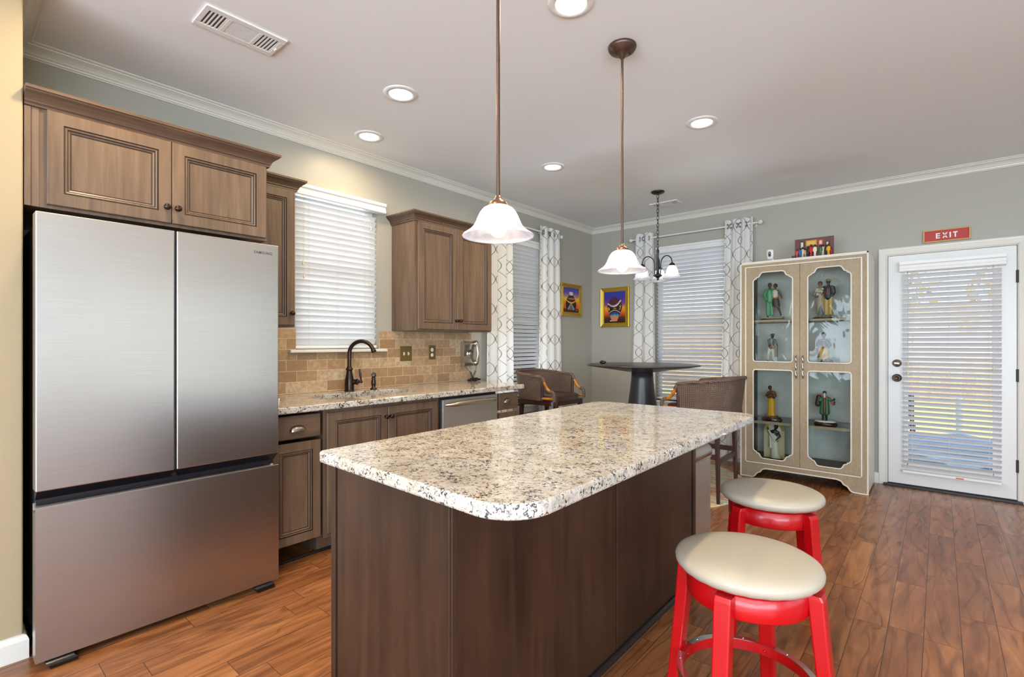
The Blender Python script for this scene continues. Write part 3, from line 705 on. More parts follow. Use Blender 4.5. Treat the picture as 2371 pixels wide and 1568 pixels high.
# ------------------------------------------------------------------ wall cabinets
def cab_crown(t, x, y0, y1, z, left, right):
    path = []
    if right: path.append((0.0, y1))
    path += [(x, y1), (x, y0)]
    if left: path.append((0.0, y0))
    mb = MB(); mb.sweep([p for p in path[::-1]], [(-o, h) for o, h in CROWN], 0, False, z); return part(mb, 'crown', M['crown'], t)
# above the refrigerator
t = thing('wall_cabinet', 'two-door wooden wall cabinet above the refrigerator', 'cabinet', (0.31, 0.74, 1.832), group='kitchen wall cabinets')
mb = MB(); mb.box(0.0, 0.62, 0.258, 1.222, 1.832, 2.31 - 0.004); part(mb, 'carcass', M['cab'], t, 0.002)
mb = MB(); mb.box(0.6202, 0.628, 0.258, 0.278, 1.832, 2.236); mb.box(0.6202, 0.624, 0.279, 0.303, 1.832, 2.236); part(mb, 'filler_strip', M['cab'], t, 0.001)
for i, (a, b) in enumerate(((0.325, 0.7665), (0.7695, 1.212))):
    mb = MB(); panel(mb, fx(0.6202), a, b, 1.846, 2.238, door_prof(0.052)); d = part(mb, 'door', [M['cab'], M['glaze']], t)
    mb = MB(); knob(mb, (0.639, 0.744 if i == 0 else 0.789, 1.918)); part(mb, 'knob', M['orb'], d)
cab_crown(t, 0.62, 0.258, 1.222, 2.24, False, True)
# between the refrigerator and the window
t = thing('wall_cabinet', 'narrow single-door wooden wall cabinet left of the sink window', 'cabinet', (0.15, 1.38, 1.372), group='kitchen wall cabinets')
mb = MB(); mb.box(0.0, 0.305, 1.2235, 1.534, 1.372, 2.306); part(mb, 'carcass', M['cab'], t, 0.002)
mb = MB(); panel(mb, fx(0.3052), 1.232, 1.526, 1.384, 2.238, door_prof(0.052)); d = part(mb, 'door', [M['cab'], M['glaze']], t)
mb = MB(); knob(mb, (0.324, 1.502, 1.460)); part(mb, 'knob', M['orb'], d)
cab_crown(t, 0.305, 1.2235, 1.534, 2.24, False, True)
# right of the window
t = thing('wall_cabinet', 'two-door wooden wall cabinet right of the sink window, over the outlets', 'cabinet', (0.15, 2.94, 1.372), group='kitchen wall cabinets')
mb = MB(); mb.box(0.0, 0.305, 2.501, 3.378, 1.372, 2.306); mb.box(0.004, 0.297, 2.498, 2.501, 1.372, 2.30); part(mb, 'carcass', M['cab'], t, 0.002)
for i, (a, b) in enumerate(((2.518, 2.937), (2.941, 3.366))):
    mb = MB(); panel(mb, fx(0.3052), a, b, 1.384, 2.238, door_prof(0.052)); d = part(mb, 'door', [M['cab'], M['glaze']], t)
    mb = MB(); knob(mb, (0.324, 2.920 if i == 0 else 2.961, 1.460)); part(mb, 'knob', M['orb'], d)
cab_crown(t, 0.305, 2.501, 3.378, 2.24, True, True)

# ------------------------------------------------------------------ base cabinets
def base_unit(label, y0, y1, hollow=False):
    t = thing('base_cabinet', label, 'cabinet', (0.32, (y0 + y1) / 2, 0), group='kitchen base cabinets')
    mb = MB(); mb.box(0.02, 0.64, y0, y1, 0.10, 0.66 if hollow else 0.874); mb.box(0.02, 0.563, y0, y1, 0.0, 0.10)
    if hollow: mb.box(0.60, 0.64, y0, y1, 0.66, 0.874); mb.box(0.02, 0.05, y0, y1, 0.66, 0.874); mb.box(0.05, 0.60, y0, y0 + 0.018, 0.66, 0.874); mb.box(0.05, 0.60, y1 - 0.018, y1, 0.66, 0.874); part(mb, 'carcass', M['cab'], t, 0.0015)
    return t
DP = [(0, 0, 0), (0, 0.014, 0), (0.005, 0.019, 0), (0.010, 0.0195, 0)]
t = base_unit('base cabinet with one drawer beside the refrigerator', 1.215, 1.541)
mb = MB(); panel(mb, fx(0.6402), 1.222, 1.519, 0.724, 0.857, DP); d = part(mb, 'drawer', M['cab_h'], t)
mb = MB(); cup_pull(mb, 0.659, 1.374, 0.785); part(mb, 'cup_pull', M['pewter'], d)
mb = MB(); panel(mb, fx(0.6402), 1.222, 1.519, 0.128, 0.703, door_prof(0.050)); part(mb, 'door', [M['cab'], M['glaze']], t)
t = base_unit('two-door base cabinet under the kitchen sink', 1.543, 2.450, True)
for i, (a, b) in enumerate(((1.560, 1.991), (1.996, 2.424))):
    mb = MB(); panel(mb, fx(0.6402), a, b, 0.128, 0.852, door_prof(0.052)); d = part(mb, 'door', [M['cab'], M['glaze']], t)
    mb = MB(); knob(mb, (0.659, 1.973 if i == 0 else 2.013, 0.786)); part(mb, 'knob', M['orb'], d)
t = base_unit('narrow base cabinet with a drawer at the end of the counter', 3.082, 3.350)
mb = MB(); panel(mb, fx(0.6402), 3.094, 3.344, 0.710, 0.850, DP); d = part(mb, 'drawer', M['cab_h'], t)
mb = MB(); cup_pull(mb, 0.659, 3.194, 0.788); part(mb, 'cup_pull', M['pewter'], d)
mb = MB(); panel(mb, fx(0.6402), 3.094, 3.344, 0.128, 0.688, door_prof(0.046)); part(mb, 'door', [M['cab'], M['glaze']], t)
mb = MB(); mb.tube([(0.569, 1.215, 0.006), (0.569, 3.352, 0.006)], 0.010, 10); solo(mb, 'trim_5', M['shoe'], None, None, (0.57, 2.28, 0), kind='structure')
# dishwasher
t = thing('dishwasher', 'stainless dishwasher with a curved bar handle under the counter', 'dishwasher', (0.32, 2.766, 0))
mb = MB(); mb.box(0.03, 0.636, 2.456, 3.076, 0.09, 0.872); mb.box(0.05, 0.57, 2.456, 3.076, 0.0, 0.09); part(mb, 'tub', M['black'], t)
mb = MB(); mb.box(0.638, 0.668, 2.468, 3.066, 0.105, 0.852); d = part(mb, 'door', M['steel_dw'], t, 0.004)
mb = MB(); pts = []
for i in range(25):
    s = i / 24; y = 2.492 + s * 0.548; pts.append((0.668 + 0.050 * min(1, sin(pi * s) * 2.6) ** 0.7 * (0.75 + 0.25 * sin(pi * s)) + 0.002, y, 0.812 + 0.010 * sin(pi * s)))
mb.tube(pts, [0.010 + 0.007 * min(1, sin(pi * i / 24) * 3) for i in range(25)], 14); part(mb, 'handle', M['nickel'], d)

# ------------------------------------------------------------------ worktop, sink, tap
def rrect(x0, x1, y0, y1, r, z, k=6):
    pts = []; key = []
    for cx, cy, a0, ox, oy in ((x1 - r, y1 - r, 0, x1, y1), (x0 + r, y1 - r, 90, x0, y1), (x0 + r, y0 + r, 180, x0, y0), (x1 - r, y0 + r, 270, x1, y0)):
        for i in range(k + 1):
            a = radians(a0 + 90 * i / k); pts.append((cx + r * cos(a), cy + r * sin(a), z)); key.append((ox, oy))
    return pts, key
X0, X1, Y0, Y1 = 0.0, 0.697, 1.212, 3.378
hx0, hx1, hy0, hy1 = 0.195, 0.500, 1.640, 2.395
inn, key = rrect(hx0, hx1, hy0, hy1, 0.085, 0.914)
outm = {(hx0, hy0): (X0, Y0), (hx0, hy1): (X0, Y1), (hx1, hy0): (X1, Y0), (hx1, hy1): (X1, Y1)}
mb = MB(); zt, zb = 0.914, 0.876; n = len(inn); e = 0.005
ot = [(outm[k][0], outm[k][1]) for k in key]
def ring_at(z, e=0): return [(min(max(x, X0), X1 - e), min(max(y, Y0 + e), Y1 - e), z) for x, y in ot]
mb.loft([[(p[0], p[1], zb) for p in inn], [(p[0], p[1], zt - 0.003) for p in inn], [(p[0] + (0.003 if p[0] > 0.35 else -0.003), p[1], zt) for p in inn], ring_at(zt, e), ring_at(zt - e), ring_at(zb + e), ring_at(zb, e)], 0, False, True, False, True)
solo(mb, 'kitchen_worktop', M['granite'], 'long speckled granite worktop along the kitchen wall', 'countertop', (0.35, 2.29, 0.876))
t = thing('kitchen_sink', 'stainless double-bowl sink set under the granite worktop', 'sink', (0.345, 2.02, 0.70))
for a, b in ((1.632, 2.000), (2.022, 2.403)):
    mb = MB(); rings = []
    for z, g in ((0.874, -0.03), (0.874, 0.0), (0.86, 0.004), (0.72, 0.014), (0.705, 0.035)):
        p, _ = rrect(hx0 - 0.006 + g, hx1 + 0.006 - g, a + g, b - g, 0.07, z); rings.append(p)
    if a > 2: rings[0] = [(x, max(y, 2.012), z) for x, y, z in rings[0]]
    else: rings[0] = [(x, min(y, 2.010), z) for x, y, z in rings[0]]
    mb.loft(rings, 0, True, True, False); mb.add(rings[-1], [tuple(range(len(rings[-1])))], 0)
    bw = part(mb, 'bowl', M['steel_sink'], t)
    mb = MB(); mb.lathe([(0.0001, 0.7075), (0.042, 0.7075), (0.044, 0.706)], (0.345, (a + b) / 2, 0), 20, cap=False); part(mb, 'drain', M['darkgrey'], bw)
t = thing('kitchen_faucet', 'tall gooseneck faucet in dark oiled bronze behind the sink', 'faucet', (0.115, 2.040, 0.9145))
fb = Vector((0.115, 2.040, 0)); dirv = Vector((0.150, 0.112, 0)).normalized()
mb = MB(); mb.lathe([(0.0001, 0.9145), (0.036, 0.9145), (0.037, 0.919), (0.034, 0.922), (0.0335, 0.935), (0.034, 0.97), (0.032, 1.00), (0.024, 1.04), (0.0205, 1.062), (0.0205, 1.07), (0.0255, 1.074), (0.0265, 1.080), (0.0195, 1.088), (0.016, 1.10)], fb, 28, cap=False); bd = part(mb, 'body', M['orb'], t)
mb = MB(); pts = [fb + Vector((0, 0, 1.09 + 0.10 * i / 6)) for i in range(7)]; R = 0.092; zc = 1.193
pts += [fb + dirv * (R - R * cos(radians(a))) + Vector((0, 0, zc + R * sin(radians(a)))) for a in range(8, 166, 8)]
mb.tube(pts, 0.0145, 14); e = pts[-1]; tv = (pts[-1] - pts[-2]).normalized()
mb.lathe([(0.0150, -0.004), (0.0175, 0.004), (0.0185, 0.022), (0.0150, 0.024), (0.0001, 0.020)], e, 20, 0, tv, cap=False); part(mb, 'spout', M['orb'], t)
mb = MB(); lv = Vector((0.55, 0.83, 0)).normalized(); c = fb + Vector((0, 0, 0.983))
mb.lathe([(0.019, 0.022), (0.0195, 0.05), (0.024, 0.054), (0.024, 0.060), (0.014, 0.066), (0.008, 0.074), (0.010, 0.082), (0.011, 0.088), (0.006, 0.094), (0.0001, 0.095)], c, 20, 0, lv, cap=False)
p0 = c + lv * 0.084; mb.tube([p0 + Vector((0, 0, 0.005)), p0 - lv * 0.006 + Vector((0, 0, 0.05)), p0 - lv * 0.012 + Vector((0, 0, 0.095))], [0.005, 0.0085, 0.006], 10); part(mb, 'lever_handle', M['orb'], t)
t = thing('side_sprayer', 'small dark bronze side sprayer right of the faucet', 'sprayer', (0.128, 2.240, 0.9145))
mb = MB(); c = (0.128, 2.240, 0); mb.lathe([(0.0001, 0.9145), (0.026, 0.9145), (0.025, 0.922), (0.016, 0.928), (0.013, 0.935), (0.018, 0.952), (0.018, 0.972), (0.014, 0.992), (0.0155, 1.0), (0.013, 1.012)], c, 20, cap=False); part(mb, 'base', M['orb'], t)
mb = MB(); mb.tube([(0.128, 2.240, 1.005), (0.131, 2.238, 1.02), (0.142, 2.232, 1.027)], [0.012, 0.015, 0.017], 14); mb.lathe([(0.0165, 0), (0.019, 0.008), (0.016, 0.010), (0.0001, 0.008)], (0.142, 2.232, 1.027), 18, 0, (0.85, -0.5, 0.1), cap=False); part(mb, 'spray_head', M['orb'], t)
t = solo(MB().lathe([(0.0001, 0.9145), (0.028, 0.9145), (0.030, 0.918), (0.033, 0.955), (0.031, 0.957), (0.028, 0.92), (0.0001, 0.918)], (0.588, 1.272, 0), 24, cap=False), 'cup', M['white'], 'small white cup on the worktop, mostly hidden by the refrigerator', 'cup', (0.588, 1.272, 0.9145))

# backsplash
mb = MB(); mb.box(0.0005, 0.012, 1.212, 1.684, 0.915, 1.367); mb.box(0.0005, 0.012, 2.373, 3.412, 0.915, 1.367); mb.box(0.0005, 0.012, 1.684, 2.373, 0.915, 1.202)
solo(mb, 'tile_backsplash', M['tile'], 'tan travertine brick tile backsplash behind the sink', 'backsplash', (0.0, 2.3, 0.915))
# switch plate and outlet
t = thing('light_switch', 'brass double switch plate on the tile backsplash', 'switch', (0.012, 2.635, 1.12))
mb = MB(); mb.box(0.0122, 0.0175, 2.573, 2.697, 1.120, 1.245); part(mb, 'plate', M['brass'], t, 0.003)
for y in (2.612, 2.658):
    mb = MB(); mb.box(0.0175, 0.0185, y - 0.006, y + 0.006, 1.168, 1.196); mb.obox((0.022, y, 1.180), 0.014, 0.007, 0.010, Matrix.Rotation(-0.5, 3, 'Y')); part(mb, 'toggle', M['white'], t)
t = thing('power_outlet', 'brass outlet plate with white sockets near the wall phone', 'outlet', (0.012, 2.921, 1.127))
mb = MB(); mb.box(0.0122, 0.0175, 2.882, 2.960, 1.127, 1.250); part(mb, 'plate', M['brass'], t, 0.003)
for z in (1.166, 1.212):
    mb = MB(); mb.lathe([(0.0001, 0.0015), (0.0155, 0.0015), (0.0165, 0.0)], (0.0176, 2.921, z), 20, 0, (1, 0, 0), cap=False); s = part(mb, 'socket', M['white'], t)
    mb = MB(); mb.box(0.0192, 0.0194, 2.9135, 2.9155, z, z + 0.009); mb.box(0.0192, 0.0194, 2.9265, 2.9285, z, z + 0.009); mb.box(0.0192, 0.0194, 2.919, 2.923, z - 0.009, z - 0.005); part(mb, 'slot', M['black'], s)

# wall telephone
t = thing('wall_phone', 'silver retro rotary wall phone with coiled black cord', 'telephone', (0.013, 3.345, 1.05))
mb = MB(); mb.prism([(0.0125, 3.27, 1.055), (0.0125, 3.27, 1.285), (0.055, 3.27, 1.290), (0.072, 3.27, 1.27), (0.060, 3.27, 1.15), (0.075, 3.27, 1.075), (0.060, 3.27, 1.055)], (0, 0.125, 0)); part(mb, 'body', M['nickel'], t, 0.012)
mb = MB(); c = (0.066, 3.345, 1.170); mb.lathe([(0.0001, 0.006), (0.016, 0.006), (0.017, 0.003), (0.042, 0.003), (0.044, -0.006)], c, 28, 0, (1, 0, 0.05), cap=False)
dl = part(mb, 'dial', M['chrome'], t)
mb = MB()
for i in range(10):
    a = radians(40 + 28 * i); mb.lathe([(0.0001, 0.0005), (0.0058, 0.0005), (0.0058, 0)], (0.0698, 3.345 + 0.030 * cos(a), 1.170 + 0.030 * sin(a)), 10, 0, (1, 0, 0), cap=False)
part(mb, 'finger_hole', M['black'], dl)
mb = MB(); y = 3.405; mb.tube([(0.088, y, 1.075), (0.104, y, 1.10), (0.112, y, 1.17), (0.104, y, 1.25), (0.088, y, 1.275)], [0.014, 0.015, 0.013, 0.015, 0.014], 14)
for z, sg in ((1.082, -1), (1.270, 1)): mb.lathe([(0.012, 0.02), (0.026, 0.012), (0.030, -0.006), (0.026, -0.018), (0.0001, -0.018)], (0.083, y, z), 20, 0, (0.8, 0, 0.6 * sg), cap=False)
mb.box(0.050, 0.076, 3.385, 3.425, 1.255, 1.27); part(mb, 'handset', M['nickel'], t)
def helix(p0, p1, r, turns, per=12):
    p0, p1 = Vector(p0), Vector(p1); ax = (p1 - p0).normalized(); u = ax.orthogonal().normalized(); w = ax.cross(u); n = turns * per
    return [p0.lerp(p1, i / n) + (u * cos(2 * pi * i / per) + w * sin(2 * pi * i / per)) * r for i in range(n + 1)]
mb = MB(); mb.tube([(0.05, 3.30, 1.055), (0.07, 3.315, 1.015), (0.085, 3.33, 1.000)], 0.0022, 6); mb.tube(helix((0.085, 3.33, 1.000), (0.10, 3.345, 0.945), 0.008, 6), 0.0022, 6)
mb.tube([(0.088, 3.405, 1.055), (0.095, 3.39, 1.01)], 0.0022, 6); mb.tube(helix((0.095, 3.39, 1.01), (0.10, 3.35, 0.945), 0.008, 7), 0.0022, 6)
for R, zc, cx, cy in ((0.040, 0.924, 0.115, 3.33), (0.030, 0.938, 0.12, 3.345), (0.026, 0.928, 0.12, 3.385)):
    k = 26; pts = []
    for i in range(k * 8):
        a = 2 * pi * i / (k * 8); b = 2 * pi * i / 8; rr = R + 0.007 * cos(b); pts.append((cx + rr * cos(a), cy + rr * sin(a), zc + 0.007 * sin(b)))
    mb.tube(pts, 0.0025, 5, 0, False, True)
part(mb, 'cord', M['black'], t)

# ------------------------------------------------------------------ island
IX0, IX1, IY0, IY1 = 1.837, 2.444, 0.916, 2.690
t = thing('kitchen_island', 'dark wood island base with plain panels, end seam and corner posts', 'kitchen island', (2.14, 1.80, 0))
mb = MB(); mb.box(IX0 + 0.012, IX1 - 0.010, IY0 + 0.010, IY1 - 0.02, 0.0, 0.874); part(mb, 'carcass', plain('island_shadow_gap', rgb(30, 21, 16), 0.6), t)
mb = MB(); mb.box(IX0 + 0.034, IX1 - 0.034, IY0 + 0.002, IY0 + 0.012, 0.0, 0.874); part(mb, 'end_panel', M['island'], t, 0.0012)
for a, b in ((IX0, IX0 + 0.026), (IX1 - 0.030, IX1 - 0.0015)):
    mb = MB(); mb.box(a, b, IY0 - 0.003, IY0 + 0.016, 0.0, 0.874); part(mb, 'corner_post', M['island'], t, 0.003)
mb = MB(); mb.box(IX1 - 0.012, IX1 + 0.002, IY0 + 0.004, IY0 + 0.026, 0.0, 0.874); part(mb, 'corner_post', M['island'], t, 0.003)
for a, b in ((IY0 + 0.0275, 1.824), (1.832, 2.640)):
    mb = MB(); mb.box(IX1 - 0.010, IX1 - 0.001, a, b, 0.0, 0.874); part(mb, 'back_panel', M['island'], t, 0.0012)
mb = MB(); mb.box(IX1 - 0.012, IX1 + 0.001, 1.8325, 1.848, 0.0, 0.874); part(mb, 'seam_strip', M['island'], t, 0.001)
mb = MB(); mb.box(IX1 - 0.012, IX1 + 0.003, 2.662, 2.690, 0.0, 0.874); part(mb, 'corner_post', M['island'], t, 0.002)
mb = MB(); mb.box(IX0 + 0.0, IX0 + 0.012, IY0 + 0.03, 2.69, 0.10, 0.874); part(mb, 'front_panel', M['cab'], t)
SP = [(0, 0), (-0.017, 0), (-0.017, 0.006), (-0.013, 0.014), (-0.006, 0.019), (0, 0.020)]
mb = MB(); mb.sweep([(IX0, IY0 - 0.003), (IX1 + 0.002, IY0 - 0.003), (IX1 + 0.002, 2.692)], SP); part(mb, 'shoe_moulding', M['shoe'], t)
# island top with rounded corners
mb = MB(); cor = [((1.878, 0.842), 0.020), ((2.768, 0.800), 0.125), ((2.748, 2.722), 0.085), ((1.836, 2.702), 0.10)]
def rpoly(cor, z, ins=0.0, k=9):
    out = []; n = len(cor)
    for i, (c, r) in enumerate(cor):
        c = Vector(c); a = (Vector(cor[i - 1][0]) - c).normalized(); b = (Vector(cor[(i + 1) % n][0]) - c).normalized()
        bis = (a + b).normalized(); half = math.acos(max(-1, min(1, a.dot(b)))) / 2; cc = c + bis * (r / sin(half)); rr = r - ins
        p0 = c + a * (r / math.tan(half)) - cc; p1 = c + b * (r / math.tan(half)) - cc; a0 = math.atan2(p0.y, p0.x); a1 = math.atan2(p1.y, p1.x)
        if a1 < a0: a1 += 2 * pi
        for j in range(k + 1):
            q = a0 + (a1 - a0) * j / k; out.append((cc.x + rr * cos(q), cc.y + rr * sin(q), z))
    return out
mb.loft([rpoly(cor, 0.876, 0.006), rpoly(cor, 0.879, 0.002), rpoly(cor, 0.884), rpoly(cor, 0.906), rpoly(cor, 0.911, 0.002), rpoly(cor, 0.914, 0.006)], 0, False, True, True)
solo(mb, 'island_worktop', M['granite'], 'polished speckled granite top of the kitchen island with rounded corners', 'countertop', (2.3, 1.76, 0.876))
mb = MB(); mb.sphere((2.118, 1.61, 0.9165), (0.004, 0.003, 0.0026), 8); solo(mb, 'crumb', plain('crumb', rgb(196, 138, 70), 0.7), 'tiny orange crumb on the island top', 'crumb', (2.118, 1.61, 0.914))

# trash can at the far end of the island
t = thing('trash_can', 'slim stainless trash can with domed lid at the far end of the island', 'trash can', (2.27, 2.90, 0))
def stad(x0, x1, y0, y1, r, z): return rrect(x0, x1, y0, y1, r, z, 5)[0]
mb = MB(); mb.loft([stad(2.12, 2.415, 2.735, 3.05, 0.05, z) for z in (0.03, 0.60)], 0, True); part(mb, 'can', M['steel_dw'], t)
mb = MB(); mb.loft([stad(2.118, 2.417, 2.733, 3.052, 0.05, z) for z in (0.0, 0.03)], 0, True); part(mb, 'base', M['black'], t)
mb = MB(); mb.loft([stad(2.116 , 2.419, 2.731, 3.054, 0.05, 0.60), stad(2.116, 2.419, 2.731, 3.054, 0.05, 0.612)], 0, True); part(mb, 'rim', M['chrome'], t)
mb = MB(); mb.loft([stad(2.112 + g, 2.423 - g, 2.727 + g, 3.058 - g, 0.05, z) for z, g in ((0.613, 0.004), (0.618, 0.0), (0.645, 0.0), (0.665, 0.008), (0.682, 0.025), (0.690, 0.06))], 0, True); part(mb, 'lid', M['nickel'], t)
# ------------------------------------------------------------------ stools
def make_stool():
    t = thing('counter_stool', 'nearest red counter stool with a round cream cushion', 'stool', (0, 0, 0), group='red counter stools at the island')
    mb = MB(); prof = [(0.0001, 0.553), (0.15, 0.553), (0.185, 0.556), (0.202, 0.563), (0.2115, 0.575), (0.213, 0.586), (0.209, 0.596), (0.196, 0.604), (0.17, 0.610), (0.12, 0.614), (0.06, 0.616), (0.0001, 0.6165)]
    n = 72; rings = []
    for r, z in prof:
        rings.append([((r - (0.0022 if 0.553 < z < 0.566 and i % 3 == 0 else 0)) * cos(2 * pi * i / n), (r - (0.0022 if 0.553 < z < 0.566 and i % 3 == 0 else 0)) * sin(2 * pi * i / n), z) for i in range(n)])
    mb.loft(rings, 0, True, True, False); part(mb, 'cushion', M['cushion'], t, local=True)
    mb = MB(); mb.lathe([(0.150, 0.480), (0.176, 0.480), (0.178, 0.484), (0.178, 0.546), (0.17, 0.552), (0.0001, 0.552), (0.0001, 0.535), (0.150, 0.535), (0.150, 0.480)], (0, 0, 0), 56, cap=False); part(mb, 'apron_ring', M['red'], t, local=True)
    for k in range(4):
        R = Matrix.Rotation(k * pi / 2, 3, 'Z'); mb = MB(); rings = []
        for z, ro, w, d in ((0.0, 0.250, 0.046, 0.036), (0.18, 0.2285, 0.046, 0.038), (0.40, 0.206, 0.048, 0.040), (0.535, 0.1935, 0.050, 0.042), (0.548, 0.190, 0.049, 0.036)):
            rings.append([R @ Vector((ro + (d / 2) * a, (w / 2) * b, z)) for a, b in ((-1, -1), (1, -1), (1, 1), (-1, 1))])
        mb.loft(rings, 0, False, True, True); part(mb, 'leg', M['red'], t, bevel=0.005, local=True)
    mb = MB(); mb.lathe([(0.190, 0.198), (0.205, 0.198), (0.205, 0.232), (0.190, 0.232), (0.190, 0.198)], (0, 0, 0), 64, cap=False, smooth=False); fr = part(mb, 'foot_ring', M['red'], t, local=True)
    for k in range(4):
        mb = MB(); a0 = k * pi / 2 + 0.16; a1 = (k + 1) * pi / 2 - 0.16; rings = []
        for i in range(17):
            a = a0 + (a1 - a0) * i / 16; rings.append([Vector((r * cos(a), r * sin(a), z)) for r, z in ((0.188, 0.2322), (0.2068, 0.2322), (0.2068, 0.218), (0.2082, 0.218), (0.2082, 0.2345), (0.188, 0.2345))])
        mb.loft(rings, 0, False, True, True)
        for a in (a0 + 0.2, a1 - 0.2): mb.sphere((0.198 * cos(a), 0.198 * sin(a), 0.2348), (0.004, 0.004, 0.002), 8)
        part(mb, 'foot_plate', M['chrome'], fr, local=True)
    for k in range(4):
        R = Matrix.Rotation(k * pi / 2, 3, 'Z'); mb = MB(); mb.sphere(R @ Vector((0.1895, 0, 0.215)), (0.005, 0.005, 0.005), 8); part(mb, 'bolt_cap', M['red'], fr, local=True)
    return t
st = make_stool(); st.location = (2.982, 1.677, 0); st.rotation_euler = (0, 0, radians(-2))
dup(st, (2.859, 2.502, 0), radians(-27), 'farther red counter stool, pushed under the island overhang')

# ------------------------------------------------------------------ rug and pedestal table
mb = MB(); mb.lathe([(0.0001, 0.009), (0.985, 0.009), (1.005, 0.006), (1.010, 0.0)], (1.215, 4.42, 0), 96, cap=False); solo(mb, 'area_rug', M['rug'], 'round multicoloured distressed rug under the pedestal table', 'rug', (1.215, 4.42, 0))
t = thing('pedestal_table', 'tall round charcoal pedestal table by the window', 'table', (1.263, 4.489, 0.0095))
mb = MB(); mb.lathe([(0.0001, 1.067), (0.520, 1.067), (0.530, 1.063), (0.531, 1.058), (0.52, 1.052), (0.42, 1.038), (0.30, 1.020), (0.18, 1.002), (0.12, 0.994), (0.0001, 0.994)], (1.263, 4.489, 0), 72, cap=False); part(mb, 'tabletop', M['charcoal'], t)
mb = MB(); mb.lathe([(0.0001, 0.993), (0.100, 0.993), (0.104, 0.93), (0.118, 0.80), (0.138, 0.66), (0.160, 0.50), (0.185, 0.32), (0.215, 0.14), (0.240, 0.0095), (0.0001, 0.0095)], (1.263, 4.489, 0), 40, cap=False); part(mb, 'pedestal', M['charcoal'], t)
t = thing('sunglasses_case', 'small black rounded case lying on the pedestal table', 'case', (0.925, 4.325, 1.0672))
mb = MB(); mb.sphere((0.925, 4.325, 1.083), (0.036, 0.026, 0.0155), 18); part(mb, 'shell', M['black'], t)
mb = MB(); mb.lathe([(0.0001, 0.004), (0.012, 0.004), (0.013, 0.0)], (0.918, 4.318, 1.098), 14, cap=False); part(mb, 'clasp', M['darkgrey'], t)

